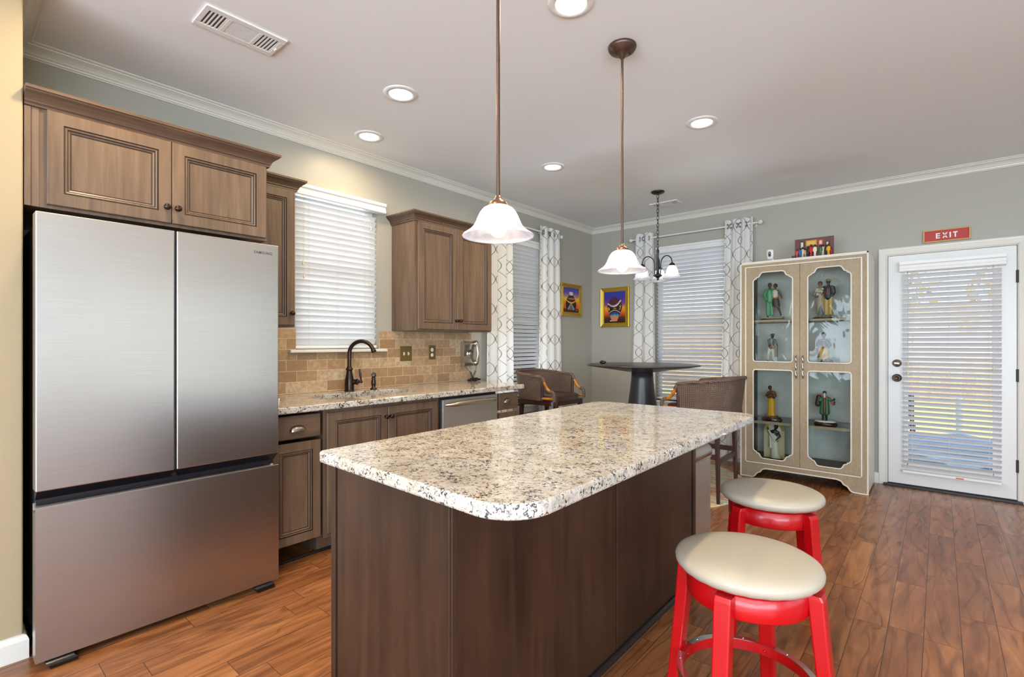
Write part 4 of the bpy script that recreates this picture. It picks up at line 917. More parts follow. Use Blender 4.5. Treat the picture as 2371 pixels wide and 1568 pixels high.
# ------------------------------------------------------------------ woven bar chairs (local: faces +x)
def make_chair():
    t = thing('bar_chair', 'woven rattan bar chair to the right of the table, its back to the display cabinet', 'chair', (0, 0, 0), group='woven bar chairs at the pedestal table')
    def path(s, flare):
        # plan curve of the barrel back: s in -1..1
        W = 0.262 + flare * 0.012; B = -0.285 - flare * 0.030; F = 0.105
        L1 = F + 0.10; arc = pi / 2 * 0.23; a = abs(s); tot = L1 + arc + (W - 0.18); d = (1 - a) * tot; sg = 1 if s >= 0 else -1
        if d < L1: x, y = F - d, W
        elif d < L1 + arc:
            an = (d - L1) / arc * pi / 2; x, y = F - L1 - (-B - 0.10) * sin(an), W - 0.18 * (1 - cos(an))
        else: x, y = B, max(0.0, (W - 0.18) - (d - L1 - arc))
        return x, sg * y
    def rim(s): return 0.985 - 0.045 * min(1, max(0, abs(s) - 0.25) / 0.75) ** 1.2
    z0 = 0.715
    mb = MB()
    mb.grid(64, 14, lambda a, b: (lambda p: (p[0], p[1], z0 + (rim(-1 + 2 * a) - z0) * b))(path(-1 + 2 * a, b)), 0, True, lambda a, b: (a * 1.25, b * 0.27))
    part(mb, 'woven_back', M['weave'], t, local=True)
    mb = MB()
    mb.grid(64, 14, lambda a, b: (lambda p: (p[0] * 0.965 + 0.003, p[1] * 0.955, z0 + (rim(-1 + 2 * a) - z0) * b))(path(-1 + 2 * a, b)), 0, True, lambda a, b: (a * 1.25 + 0.004, b * 0.27 + 0.003))
    part(mb, 'woven_lining', M['weave'], t, local=True)
    mb = MB(); mb.tube([Vector((*[q * 0.985 for q in path(-1 + i / 32, 1)], rim(-1 + i / 32))) for i in range(65)], 0.0155, 10)
    for v in mb.v: mb.uv = mb.uv or {}
    for i, v in enumerate(mb.v): mb.uv[i] = (v.x + v.y, v.z + v.x)
    part(mb, 'rolled_rim', M['weave'], t, local=True)
    for sg in (-1, 1):
        mb = MB(); y = 0.262 * sg
        mb.tube([(0.105, y * 0.985, z0), (0.103, y, 0.80), (0.105, y, 0.925)], 0.013, 10); part(mb, 'side_post', M['espresso'], t, local=True)
        mb = MB(); mb.tube([(0.100, y, 0.935), (0.122, y, 0.905), (0.140, y, 0.865), (0.168, y, 0.828), (0.200, y, 0.808), (0.228, y, 0.802)], 0.0145, 12); part(mb, 'arm', M['rattan'], t, local=True)
        mb = MB(); mb.tube([(0.196, y, 0.810), (0.226, y, 0.804), (0.240, y, 0.790), (0.242, y, 0.765), (0.242, y, 0.715)], 0.0165, 12)
        mb.uv = {i: (v.x + v.y, v.z) for i, v in enumerate(mb.v)}; part(mb, 'wrapped_joint', M['weave'], t, local=True)
        mb = MB(); mb.tube([(0.100, y, 0.942), (0.118, y, 0.912), (0.128, y, 0.895)], 0.0170, 12)
        mb.uv = {i: (v.x + v.y, v.z) for i, v in enumerate(mb.v)}; part(mb, 'wrapped_joint', M['weave'], t, local=True)
        mb = MB(); mb.tube([(0.105, y, 0.738), (0.24, y, 0.738)], 0.0125, 10); part(mb, 'lower_rail', M['rattan'], t, local=True)
    mb = MB(); rings = []
    for z, g in ((0.712, -0.004), (0.724, 0.0), (0.752, 0.0), (0.764, 0.014), (0.769, 0.05)):
        rings.append([(x, y, z) for x, y, _ in rrect(-0.235 + g, 0.236 - g, -0.235 + g, 0.235 - g, 0.09 - g * 0.4, 0, 6)[0]])
    mb.loft(rings, 0, True); part(mb, 'seat_cushion', M['seatleather'], t, local=True)
    mb = MB(); mb.loft([[(x, y, z) for x, y, _ in rrect(-0.262, 0.258, -0.268, 0.268, 0.07, 0, 5)[0]] for z in (0.672, 0.712)], 0, False); part(mb, 'seat_frame', M['espresso'], t, bevel=0.004, local=True)
    for sx, fxx in ((0.228, 0.238), (-0.190, -0.205)):
        for sg in (-1, 1):
            mb = MB(); rings = []
            for z, k, w in ((0.010, 1.0, 0.024), (0.30, 0.60, 0.030), (0.55, 0.2, 0.034), (0.672, 0.0, 0.040)):
                cx = sx + (fxx - sx) * k; cy = sg * (0.212 + 0.013 * k)
                rings.append([(cx + a * w / 2, cy + b * w / 2, z) for a, b in ((-1, -1), (1, -1), (1, 1), (-1, 1))])
            mb.loft(rings, 0, False, True, True); part(mb, 'leg', M['espresso'], t, bevel=0.004, local=True)
    for (p, q) in (((0.23, -0.22, 0.37), (-0.195, -0.22, 0.37)), ((0.23, 0.22, 0.37), (-0.195, 0.22, 0.37)), ((-0.198, -0.22, 0.335), (-0.198, 0.22, 0.335)), ((0.233, -0.22, 0.27), (0.233, 0.22, 0.27))):
        p, q = Vector(p), Vector(q); d = q - p; mb = MB(); mb.obox((p + q) / 2, abs(d.x) or 0.018, abs(d.y) or 0.018, 0.042); part(mb, 'stretcher', M['espresso'], t, bevel=0.002, local=True)
    return t
ch = make_chair(); ch.location = (1.92, 4.26, 0.0); ch.rotation_euler = (0, 0, pi)
dup(ch, (0.435, 4.11, 0.0), radians(0), 'woven rattan bar chair beside the kitchen-wall window, left of the table')

# ------------------------------------------------------------------ curtains and rods
def curtain(label, axis, a0t, a1t, a0b, a1b, p, sgn, folds, ph):
    """hangs in a plane at p; folds bulge along the wall normal"""
    def P(u, d, z): return (p + sgn * d, u, z) if axis == 'x' else (u, p + sgn * d, z)
    t = thing('curtain', label, 'curtain', P((a0b + a1b) / 2, 0, 0.04), 0, 'grey trellis curtains')
    amp = 0.026; zt, zb = 2.572, 0.045
    def xs(a, b):
        lo = a0b + (a0t - a0b) * b ** 0.8; hi = a1b + (a1t - a1b) * b ** 0.8
        return lo + (hi - lo) * (a + 0.018 * sin(2 * pi * folds * a * 2 + ph))
    nu = folds * 16
    L = [0.0]
    for i in range(nu):
        q0 = (xs(i / nu, 0.3), amp * sin(2 * pi * folds * i / nu + ph)); q1 = (xs((i + 1) / nu, 0.3), amp * sin(2 * pi * folds * (i + 1) / nu + ph))
        L.append(L[-1] + sqrt((q1[0] - q0[0]) ** 2 + (q1[1] - q0[1]) ** 2))
    mb = MB()
    def fn(a, b):
        k = 1.0 + 0.25 * (1 - b) * sin(3.1 * a * folds + ph)
        top = 0.010 * abs(cos(2 * pi * folds * a + ph)) if b > 0.99 else 0
        return P(xs(a, b), amp * k * sin(2 * pi * folds * a + ph), zb + (zt - zb) * b + top)
    mb.grid(nu, 26, fn, 0, True, lambda a, b: (L[round(a * nu)] + 0.05 * ph, (zt - zb) * b))
    part(mb, 'fabric', M['curtain'], t)
    for i in range(2 * folds):
        a = (i - ph / pi) / (2 * folds)
        if not 0.02 < a < 0.98: continue
        mb = MB(); d = P(1, 0, 0); ax = (0, 1, 0) if axis == 'x' else (1, 0, 0)
        ax = Vector(ax) + Vector(((sgn if axis == 'x' else 0), (0 if axis == 'x' else sgn), 0)) * (0.9 if i % 2 == 0 else -0.9)
        mb.torus(P(xs(a, 0.98), 0, 2.513), 0.024, 0.005, ax, 22, 8); part(mb, 'grommet', M['pewter'], t)
    return t
def rod(label, axis, a0, a1, p, wall_p, ends):
    def P(u, d, z): return (p + d, u, z) if axis == 'x' else (u, p + d, z)
    t = thing('curtain_rod', label, 'curtain rod', P((a0 + a1) / 2, 0, 2.513)); ax = (0, 1, 0) if axis == 'x' else (1, 0, 0)
    mb = MB(); mb.tube([P(a0, 0, 2.513), P(a1, 0, 2.513)], 0.008, 12); part(mb, 'rod', M['white'], t)
    for u, s in ((a0, -1), (a1, 1)):
        if s not in ends: continue
        mb = MB(); mb.lathe([(0.0001, -0.002), (0.011, -0.002), (0.013, 0.006), (0.009, 0.010), (0.014, 0.016), (0.023, 0.028), (0.025, 0.038), (0.021, 0.050), (0.010, 0.058), (0.0001, 0.060)], P(u, 0, 2.513), 20, 0, Vector(ax) * s, cap=False); part(mb, 'finial', M['whitewash'], t)
    for u in (a0 + 0.03, a1 - 0.03):
        mb = MB(); w = wall_p - p; mb.tube([P(u, 0, 2.505), P(u, w, 2.505)], 0.006, 8); mb.lathe([(0.0001, 0), (0.02, 0), (0.02, 0.006), (0.0001, 0.007)], P(u, w, 2.505), 16, 0, (1, 0, 0) if axis == 'x' else (0, -1, 0), cap=False); part(mb, 'bracket', M['whitewash'], t)
    return t
rod('white curtain rod over the kitchen-wall window', 'x', 3.545, 4.800, 0.07, 0.001, (-1, 1))
rod('white curtain rod over the window behind the table', 'y', 0.635, 2.012, YB - 0.085, YB - 0.001, (-1, 1))
curtain('white and grey trellis curtain hanging just past the wall phone', 'x', 3.56, 3.93, 3.525, 3.965, 0.07, 1, 3, 0.9)
curtain('white and grey trellis curtain left of the vase picture with the white neck', 'x', 4.43, 4.775, 4.375, 4.855, 0.07, 1, 3, 2.4)
curtain('white and grey trellis curtain beside the larger gold-framed vase picture', 'y', 0.665, 0.895, 0.585, 0.925, YB - 0.085, -1, 2, 0.4)
curtain('white and grey trellis curtain next to the display cabinet', 'y', 1.705, 1.980, 1.635, 1.955, YB - 0.085, -1, 3, 1.5)

# ------------------------------------------------------------------ framed vase paintings
SKY = None
def art_bg(name, stops, axis='Z'):
    m, nt, b = new_mat(name); tc = nt.nodes.new('ShaderNodeTexCoord'); sp = nt.nodes.new('ShaderNodeSeparateXYZ'); nt.links.new(tc.outputs['Generated'], sp.inputs[0])
    nz = noise(nt, mapping(nt), 14, 3)
    c = ramp(nt, math_n(nt, 'ADD', sp.outputs['Z'], math_n(nt, 'MULTIPLY_ADD', nz, 0.08, -0.04)), stops); nt.links.new(c, b.inputs['Base Color']); b.inputs['Roughness'].default_value = 0.45
    return m
def painting(label, P, w, h, fw, layers, mats, centre):
    """P(u, v, d): the wall frame, u to the right, v up, d off the wall"""
    t = thing('framed_picture', label, 'picture', centre)
    mb = MB(); prof = [(0, 0.001), (0, 0.020), (0.008, 0.026), (0.012, 0.024), (fw * 0.78, 0.014), (fw * 0.82, 0.017), (fw, 0.015), (fw, 0.008)]
    rings = [[P(i, i, d), P(w - i, i, d), P(w - i, h - i, d), P(i, h - i, d)] for i, d in prof]
    for j in range(len(rings) - 1): mb.add(rings[j] + rings[j + 1], [(i, (i + 1) % 4, 4 + (i + 1) % 4, 4 + i) for i in range(4)], 1 if j in (1, 2, 5, 6) else 0)
    mb.add(rings[0], [(3, 2, 1, 0)], 0); part(mb, 'frame', [M['gold'], M['goldlip']], t)
    mb = MB(); W, H = w - 2 * fw, h - 2 * fw
    def Q(u, v, d): return P(fw + u * W, fw + v * H, d)
    mb.add([Q(0, 0, 0.009), Q(1, 0, 0.009), Q(1, 1, 0.009), Q(0, 1, 0.009)], [(0, 1, 2, 3)], 0)
    for k, (mi, poly) in enumerate(layers):
        d = 0.0095 + 0.00025 * k; mb.add([Q(u, v, d) for u, v in poly], [tuple(range(len(poly)))], mi)
    part(mb, 'canvas', mats, t)
def vase(pts): return [(0.5 + x, y) for x, y in pts] + [(0.5 - x, y) for x, y in pts[::-1]]
def arc_band(f0, f1, hw, n=12):
    return [(0.5 - hw + 2 * hw * i / n, f0(-1 + 2 * i / n)) for i in range(n + 1)] + [(0.5 + hw - 2 * hw * i / n, f1(1 - 2 * i / n)) for i in range(n + 1)]
ART = [art_bg('painted_sunset_blue', [(0.0, rgb(28, 14, 14)), (0.16, rgb(70, 26, 20)), (0.30, rgb(206, 80, 16)), (0.48, rgb(226, 158, 30)), (0.60, rgb(120, 70, 130)), (0.78, rgb(62, 44, 150)), (1.0, rgb(30, 62, 160))]),
       plain('painted_maroon', rgb(70, 34, 40), 0.5, var=0.3), plain('painted_black', rgb(22, 20, 24), 0.5), plain('painted_cream', rgb(216, 204, 200), 0.5), plain('painted_yellow', rgb(226, 168, 30), 0.5),
       plain('painted_blue', rgb(36, 52, 146), 0.5, var=0.4), plain('painted_teal', rgb(34, 140, 146), 0.5), plain('painted_salmon', rgb(196, 128, 96), 0.5, var=0.15), plain('painted_ochre', rgb(206, 158, 88), 0.5), plain('painted_turquoise', rgb(60, 196, 214), 0.5), plain('painted_brick', rgb(160, 76, 52), 0.5, var=0.25),
       art_bg('painted_sunset_orange', [(0.0, rgb(36, 26, 30)), (0.12, rgb(70, 40, 40)), (0.20, rgb(226, 90, 44)), (0.38, rgb(232, 130, 30)), (0.55, rgb(226, 190, 40)), (0.66, rgb(170, 130, 130)), (0.78, rgb(104, 80, 168)), (1.0, rgb(50, 62, 170))])]
outline = [(0.11, 0.05), (0.13, 0.08), (0.16, 0.13), (0.20, 0.20), (0.26, 0.30), (0.32, 0.42), (0.345, 0.52), (0.335, 0.60), (0.28, 0.69), (0.20, 0.755), (0.09, 0.79), (0.07, 0.80), (0.10, 0.825)]
def wid(v):
    for (x0, y0), (x1, y1) in zip(outline, outline[1:]):
        if y0 <= v <= y1: return x0 + (x1 - x0) * (v - y0) / (y1 - y0)
    return 0.1
def slab(v0, v1, n=8): return [(0.5 + wid(v0 + (v1 - v0) * i / n), v0 + (v1 - v0) * i / n) for i in range(n + 1)] + [(0.5 - wid(v1 - (v1 - v0) * i / n), v1 - (v1 - v0) * i / n) for i in range(n + 1)]
lay = [(1, vase(outline)), (2, slab(0.24, 0.60)), (1, [(0.5 - 0.335, 0.60), (0.5 - 0.20, 0.52), (0.5, 0.51), (0.66, 0.56), (0.78, 0.69), (0.70, 0.755), (0.30, 0.755)]),
       (3, [(0.5 - 0.34, 0.60), (0.30, 0.535), (0.45, 0.505), (0.58, 0.525), (0.70, 0.60), (0.80, 0.70), (0.77, 0.73), (0.66, 0.65), (0.55, 0.585), (0.42, 0.565), (0.30, 0.59), (0.18, 0.645)])]
for i in range(9):
    u = 0.24 + 0.056 * i; v = 0.568 + 0.9 * max(0, u - 0.48) ** 1.6 - 0.1 * (u - 0.24) * (u < 0.48); lay.append((1, [(u - 0.022, v + 0.018), (u + 0.022, v + 0.024), (u + 0.002, v - 0.022)]))
lay += [(5, slab(0.23, 0.36)), (4, arc_band(lambda s: 0.395 - 0.095 * s * s, lambda s: 0.420 - 0.095 * s * s, 0.262)), (2, [(0.245, 0.30), (0.30, 0.335), (0.36, 0.36), (0.30, 0.27), (0.27, 0.25)]), (2, [(0.755, 0.30), (0.70, 0.335), (0.64, 0.36), (0.70, 0.27), (0.73, 0.25)]),
        (6, [(0.5 - wid(0.20), 0.20), (0.5 - wid(0.25), 0.25), (0.36, 0.285), (0.43, 0.27), (0.5, 0.30), (0.57, 0.275), (0.65, 0.29), (0.5 + wid(0.25), 0.25), (0.5 + wid(0.20), 0.20)]), (7, slab(0.05, 0.20) + [(0.40, 0.225), (0.5, 0.245), (0.60, 0.23)][0:0]), (7, [(0.31, 0.20), (0.42, 0.232), (0.52, 0.245), (0.63, 0.225), (0.69, 0.20)]),
        (8, [(0.755, 0.40), (0.775, 0.42), (0.77, 0.47), (0.80, 0.52), (0.80, 0.575), (0.785, 0.58), (0.775, 0.53), (0.70, 0.545), (0.70, 0.535), (0.755, 0.51), (0.735, 0.45), (0.69, 0.42), (0.70, 0.41), (0.75, 0.445)]), (8, [(0.445, 0.435), (0.46, 0.47), (0.52, 0.48), (0.585, 0.465), (0.58, 0.44), (0.56, 0.455), (0.48, 0.455)]), (8, [(0.215, 0.40), (0.235, 0.39), (0.25, 0.44), (0.27, 0.40), (0.285, 0.40), (0.255, 0.48), (0.225, 0.51), (0.20, 0.50)]),
        (3, [(0.28, 0.07), (0.33, 0.085), (0.38, 0.075), (0.36, 0.055), (0.30, 0.052)])]
w, h = 0.402, 0.497
painting('gold-framed painting of a tall vase on the back wall', lambda u, v, d: (0.137 + u, YB - d, 1.474 + v), w, h, 0.052, lay, ART, (0.338, YB, 1.474))
o2 = [(0.24, 0.10), (0.29, 0.15), (0.325, 0.25), (0.33, 0.36), (0.30, 0.46), (0.26, 0.53), (0.19, 0.62), (0.13, 0.70), (0.115, 0.73)]
lay2 = [(2, vase(o2)), (1, [(0.5 - 0.29, 0.48), (0.5 - 0.19, 0.62), (0.5 - 0.12, 0.72), (0.62, 0.72), (0.69, 0.62), (0.79, 0.48), (0.62, 0.43), (0.5, 0.425), (0.38, 0.43)]), (4, arc_band(lambda s: 0.36 + 0.12 * s * s, lambda s: 0.42 + 0.10 * s * s, 0.305)),
        (10, [(0.5, 0.36), (0.66, 0.10), (0.34, 0.10)]), (9, [(0.46, 0.36), (0.50, 0.36), (0.35, 0.10), (0.28, 0.12)]), (9, [(0.50, 0.36), (0.54, 0.36), (0.72, 0.12), (0.65, 0.10)]), (3, [(0.385, 0.71), (0.39, 0.82), (0.41, 0.835), (0.59, 0.835), (0.61, 0.82), (0.615, 0.71), (0.5, 0.69)]), (7, [(0.27, 0.52), (0.36, 0.60), (0.42, 0.56), (0.5, 0.60), (0.58, 0.56), (0.64, 0.60), (0.73, 0.52), (0.64, 0.55), (0.58, 0.51), (0.5, 0.55), (0.42, 0.51), (0.36, 0.55)]), (3, [(0.80, 0.09), (0.88, 0.095), (0.88, 0.075), (0.81, 0.072)])]
painting('gold-framed painting of a squat vase beside the curtain on the kitchen-wall side', lambda u, v, d: (d, 4.912 + u, 1.600 + v), 0.448, 0.396, 0.050, lay2, [ART[11]] + ART[1:], (0.0, 5.136, 1.600))
# ------------------------------------------------------------------ display cabinet
CX0, CX1, CY0, CY1, CH = 1.985, 2.995, 5.100, 5.615, 2.040
t = thing('display_cabinet', 'tall two-door glass display cabinet in pale cerused wood with white edging', 'display cabinet', (2.49, 5.36, 0))
mb = MB(); mb.box(CX0, CX0 + 0.022, CY0 + 0.023, CY1, 0.02, CH - 0.0225); mb.box(CX1 - 0.022, CX1, CY0 + 0.023, CY1, 0.02, CH - 0.0225); part(mb, 'side_panel', M['whitewash'], t, 0.002)
mb = MB(); mb.box(CX0 + 0.023, CX0 + 0.026, CY0 + 0.03, CY1 - 0.02, 0.16, CH - 0.03); mb.box(CX1 - 0.026, CX1 - 0.023, CY0 + 0.03, CY1 - 0.02, 0.16, CH - 0.03); mb.box(CX0 + 0.026, CX1 - 0.026, CY0 + 0.03, CY1 - 0.02, CH - 0.036, CH - 0.03); part(mb, 'inner_lining', M['cabdark'], t)
mb = MB(); mb.box(CX0, CX1, CY0, CY1, CH - 0.022, CH); part(mb, 'top_panel', M['whitewash'], t, 0.003)
mb = MB(); mb.box(CX0 + 0.022, CX1 - 0.022, CY1 - 0.02, CY1 - 0.006, 0.12, CH - 0.022); part(mb, 'back_panel', M['cabback'], t)
mb = MB(); mb.box(CX0 + 0.027, CX1 - 0.027, CY0 + 0.03, CY1 - 0.021, 0.135, 0.158); part(mb, 'bottom_panel', M['cabdark'], t)
# front frame with bracket feet
f0, f1 = CX0 + 0.052, CX1 - 0.052; zb, zt = 0.152, 1.986
mb = MB(); y = CY0
half = [(0.0, 0.0), (0.105, 0.0), (0.118, 0.004), (0.130, 0.016), (0.142, 0.034), (0.150, 0.044), (0.164, 0.050), (0.176, 0.056), (0.182, 0.066), (0.192, 0.080), (0.21, 0.088), (0.235, 0.092)]
low = [(CX0 + a, b) for a, b in half] + [(CX1 - a, b) for a, b in half[::-1]]
n = len(low); up = [(x, zb) for x, z in low]
for i in range(n - 1):
    q = [(low[i][0], y, low[i][1]), (low[i + 1][0], y, low[i + 1][1]), (up[i + 1][0], y, zb), (up[i][0], y, zb)]; mb.prism(q, (0, 0.022, 0))
mb.box(CX0, f0, y, y + 0.022, zb, CH - 0.023); mb.box(f1, CX1, y, y + 0.022, zb, CH - 0.023); mb.box(f0, f1, y, y + 0.022, zt, CH - 0.023)
fr = part(mb, 'face_frame', M['greige'], t)
mb = MB(); r = 0.0062
mb.tube([(x, y - 0.001, z + 0.005) for x, z in low], r, 6)
for x in (CX0 + 0.005, CX1 - 0.005): mb.box(x - 0.006, x + 0.006, y - 0.006, y + 0.004, 0.004, CH)
mb.box(CX0, CX1, y - 0.006, y + 0.004, CH - 0.013, CH + 0.0005)
for x in (f0 - 0.004, f1 + 0.004): mb.box(x - 0.005, x + 0.005, y - 0.005, y + 0.002, zb - 0.004, zt + 0.009)
mb.box(f0, f1, y - 0.005, y + 0.002, zt, zt + 0.009); mb.box(f0, f1, y - 0.005, y + 0.002, zb - 0.012, zb - 0.003)
part(mb, 'edging', M['whitewash'], fr)
for sx in (CX0 + 0.004, CX1 - 0.034):
    mb = MB(); mb.box(sx, sx + 0.03, CY1 - 0.05, CY1 - 0.01, 0.0, 0.05); part(mb, 'rear_foot', M['greige'], t)
OG = [(0.0, -0.085), (0.002, -0.075), (0.008, -0.066), (0.017, -0.060), (0.028, -0.057), (0.028, -0.046), (0.040, -0.045), (0.050, -0.040), (0.056, -0.030), (0.061, -0.018), (0.069, -0.007), (0.080, -0.001), (0.092, 0.0)]
SM = [(0.0, -0.022), (0.003, -0.011), (0.010, -0.003), (0.022, 0.0)]
def outline_of(x0, x1, z0, z1, top, bot):
    p = []
    p += [(x1 + 0 - a, z0 - b) for a, b in bot][::-1]         # lower right corner, running up
    p += [(x1 - a, z1 + b) for a, b in top]                   # upper right, running to the left
    p += [(x0 + a, z1 + b) for a, b in top][::-1]             # upper left, running down
    p += [(x0 + a, z0 - b) for a, b in bot]                   # lower left, running right
    return p
def proj_rect(p, x0, x1, z0, z1, ox0, ox1, oz0, oz1, tc):
    x, z = p; ex = max(tc, 0.001)
    L = x < x0 + ex; R_ = x > x1 - ex; B = z < z0 + ex; T = z > z1 - ex
    if (L or R_) and (B or T): return (ox0 if L else ox1, oz0 if B else oz1)
    if L or (not R_ and not B and not T and x < (x0 + x1) / 2): return (ox0, z)
    if R_: return (ox1, z)
    return (x, oz0 if B else oz1)
zm = 1.060
for k, (a, b, gx0, gx1) in enumerate(((f0 + 0.0015, 2.4885, 2.100, 2.432), (2.4915, f1 - 0.0015, 2.552, 2.874))):
    d = None; mbf = MB(); mbe = MB(); mbg = []
    for (z0, z1, oz0, oz1, top, bot) in ((1.098, 1.935, zm, zt - 0.002, OG, SM), (0.190, 1.022, zb + 0.002, zm, SM, OG)):
        hole = outline_of(gx0, gx1, z0, z1, top, bot); outer = [proj_rect(p, gx0, gx1, z0, z1, a, b, oz0, oz1, 0.0931) for p in hole]
        for (yy0, yy1) in ((CY0 - 0.003, CY0 + 0.018),):
            mbf.loft([[(x, yy1, z) for x, z in hole], [(x, yy0, z) for x, z in hole], [(x, yy0, z) for x, z in outer], [(x, yy1, z) for x, z in outer]], 0, False, True, False, True)
        mbe.tube([(x, CY0 - 0.004, z) for x, z in hole], 0.0062, 8, 0, False, True)
        mbg.append((z0, z1))
    d = part(mbf, 'door', M['greige'], t)
    part(mbe, 'glass_edging', M['whitewash'], d)
    for z0, z1 in mbg:
        m2 = MB(); m2.box(gx0 - 0.02, gx1 + 0.02, CY0 + 0.0185, CY0 + 0.0215, z0 - 0.02, z1 + 0.02); part(m2, 'glass_pane', M['wavyglass'], d)
    hx = 2.463 if k == 0 else 2.517; m3 = MB(); pts = []
    for i in range(25):
        s = i / 24; pts.append((hx + 0.003 * sin(6 * pi * s), CY0 - 0.010 - 0.018 * min(1, sin(pi * s) * 4) - 0.004 * abs(sin(3 * pi * s)), 0.955 + 0.205 * s))
    m3.tube(pts, [0.0042 + 0.003 * abs(sin(3 * pi * i / 24)) for i in range(25)], 10); part(m3, 'pull_handle', M['nickel'], d)
for z, mt in ((1.490, M['greige']), (1.062, M['greige'])):
    mb = MB(); mb.box(CX0 + 0.028, CX1 - 0.028, CY0 + 0.06, CY1 - 0.022, z - 0.020, z); part(mb, 'shelf', mt, t, 0.002)
mb = MB(); mb.box(CX0 + 0.028, CX1 - 0.028, CY0 + 0.085, CY1 - 0.022, 0.520, 0.528); s = part(mb, 'shelf', M['shelfglass'], t, label='glass shelf')
mb = MB(); mb.box(CX0 + 0.028, CX1 - 0.028, CY0 + 0.066, CY0 + 0.084, 0.505, 0.530); part(mb, 'shelf_front', M['greige'], s, 0.002)
FLOORZ = {'a': 1.4905, 'b': 1.0625, 'c': 0.5285, 'd': 0.1585}

# ------------------------------------------------------------------ figurines
SKIN = plain('painted_brown_skin', rgb(92, 56, 40), 0.4); DSKIN = plain('painted_dark_skin', rgb(48, 36, 34), 0.4); HAIR = plain('painted_black_hair', rgb(26, 20, 20), 0.5)
BASE = plain('mahogany_base', rgb(66, 26, 24), 0.2, coat=0.4)
def C(name, r, g, b): return plain('painted_' + name, rgb(r, g, b), 0.45)
def fig_body(t, x, y, z, h, arms, legs, facing=0.0, skin=None, head_d=(0, 0, 0), lean=0.0, parent=None, seated=False):
    """one continuous little body: h standing height; arms: two lists of (elbow, hand) offsets in head units; legs likewise"""
    u = h / 7.5; R = Matrix.Rotation(facing, 3, 'Z'); o = Vector((x, y, z))
    def W(p): p = Vector(p) * u; p.x += lean * p.z; return o + R @ p
    mb = MB()
    pelvis = (0, 0, 3.85); chest = (0, 0, 5.35); neck = (0, 0, 6.25); head = (head_d[0], head_d[1] - 0.05, 6.95 + head_d[2])
    mb.capsule(W(pelvis), W((0, 0, 4.5)), 0.62 * u, 0.52 * u); mb.capsule(W((0, 0, 4.5)), W(chest), 0.52 * u, 0.66 * u); mb.capsule(W((-0.42, 0, 5.85)), W((0.42, 0, 5.85)), 0.36 * u, 0.36 * u); mb.capsule(W(chest), W((0, 0, 5.9)), 0.62 * u, 0.40 * u)
    mb.capsule(W((0, 0, 5.9)), W(head), 0.24 * u, 0.26 * u); mb.sphere(W(head), (0.40 * u, 0.45 * u, 0.53 * u), 12, 0, R); mb.capsule(W((head[0], head[1] - 0.40, head[2] - 0.02)), W((head[0], head[1] - 0.47, head[2] - 0.12)), 0.06 * u, 0.09 * u)
    for sg in (-1, 1): mb.sphere(W((head[0] + sg * 0.40, head[1], head[2] - 0.03)), (0.06 * u, 0.09 * u, 0.13 * u), 8, 0, R)
    for sg, (e, hd) in zip((-1, 1), arms):
        sh = (sg * 0.72, 0, 5.80); mb.capsule(W(sh), W(e), 0.27 * u, 0.20 * u); mb.capsule(W(e), W(hd), 0.20 * u, 0.14 * u); mb.sphere(W(hd), (0.15 * u, 0.17 * u, 0.22 * u), 8)
    for sg, (k, a) in zip((-1, 1), legs):
        hp = (sg * 0.34, 0, 3.8); mb.capsule(W(hp), W(k), 0.42 * u, 0.27 * u); mb.capsule(W(k), W(a), 0.27 * u, 0.15 * u); mb.capsule(W(a), W((a[0], a[1] - 0.42, a[2] - 0.12)), 0.15 * u, 0.13 * u)
    b = part(mb, 'body', skin or SKIN, t, remesh=max(0.0022, u * 0.085))
    return b, W, u, R, head
def hair(t, W, u, R, head, mt=None, grow=1.0):
    mb = MB(); mb.sphere(W((head[0], head[1] + 0.06, head[2] + 0.12)), (0.43 * u * grow, 0.46 * u * grow, 0.48 * u * grow), 12, 0, R); return part(mb, 'hair', mt or HAIR, t)
def cloth(t, name, mt, caps, W, u, remesh=True):
    mb = MB()
    for a, b, ra, rb in caps: mb.capsule(W(a), W(b), ra * u, rb * u)
    return part(mb, name, mt, t, remesh=max(0.0022, u * 0.085) if remesh else 0)
def skirt(t, name, mt, W, rings, n=28, fold=0.0):
    mb = MB(); rr = []
    for (cx, cy, z, rx, ry) in rings:
        rr.append([W((cx + rx * (1 + fold * cos(9 * 2 * pi * i / n)) * cos(2 * pi * i / n), cy + ry * (1 + fold * cos(9 * 2 * pi * i / n)) * sin(2 * pi * i / n), z)) for i in range(n)])
    mb.loft(rr, 0, True); return part(mb, name, mt, t)
def oval_base(t, x, y, z, rx, ry, h, name='base', mt=BASE):
    mb = MB(); n = 32; rr = []
    for zz, g in ((0, 1.0), (h * 0.25, 1.0), (h * 0.5, 0.94), (h * 0.8, 0.90), (h, 0.86)): rr.append([(x + rx * g * cos(2 * pi * i / n), y + ry * g * sin(2 * pi * i / n), z + zz) for i in range(n)])
    mb.loft(rr, 0, True); return part(mb, name, mt, t)
STAND = (((-0.35, 0, 2.1), (-0.35, 0.0, 0.25)), ((0.35, 0, 2.1), (0.38, 0.0, 0.25)))
FY = 5.36
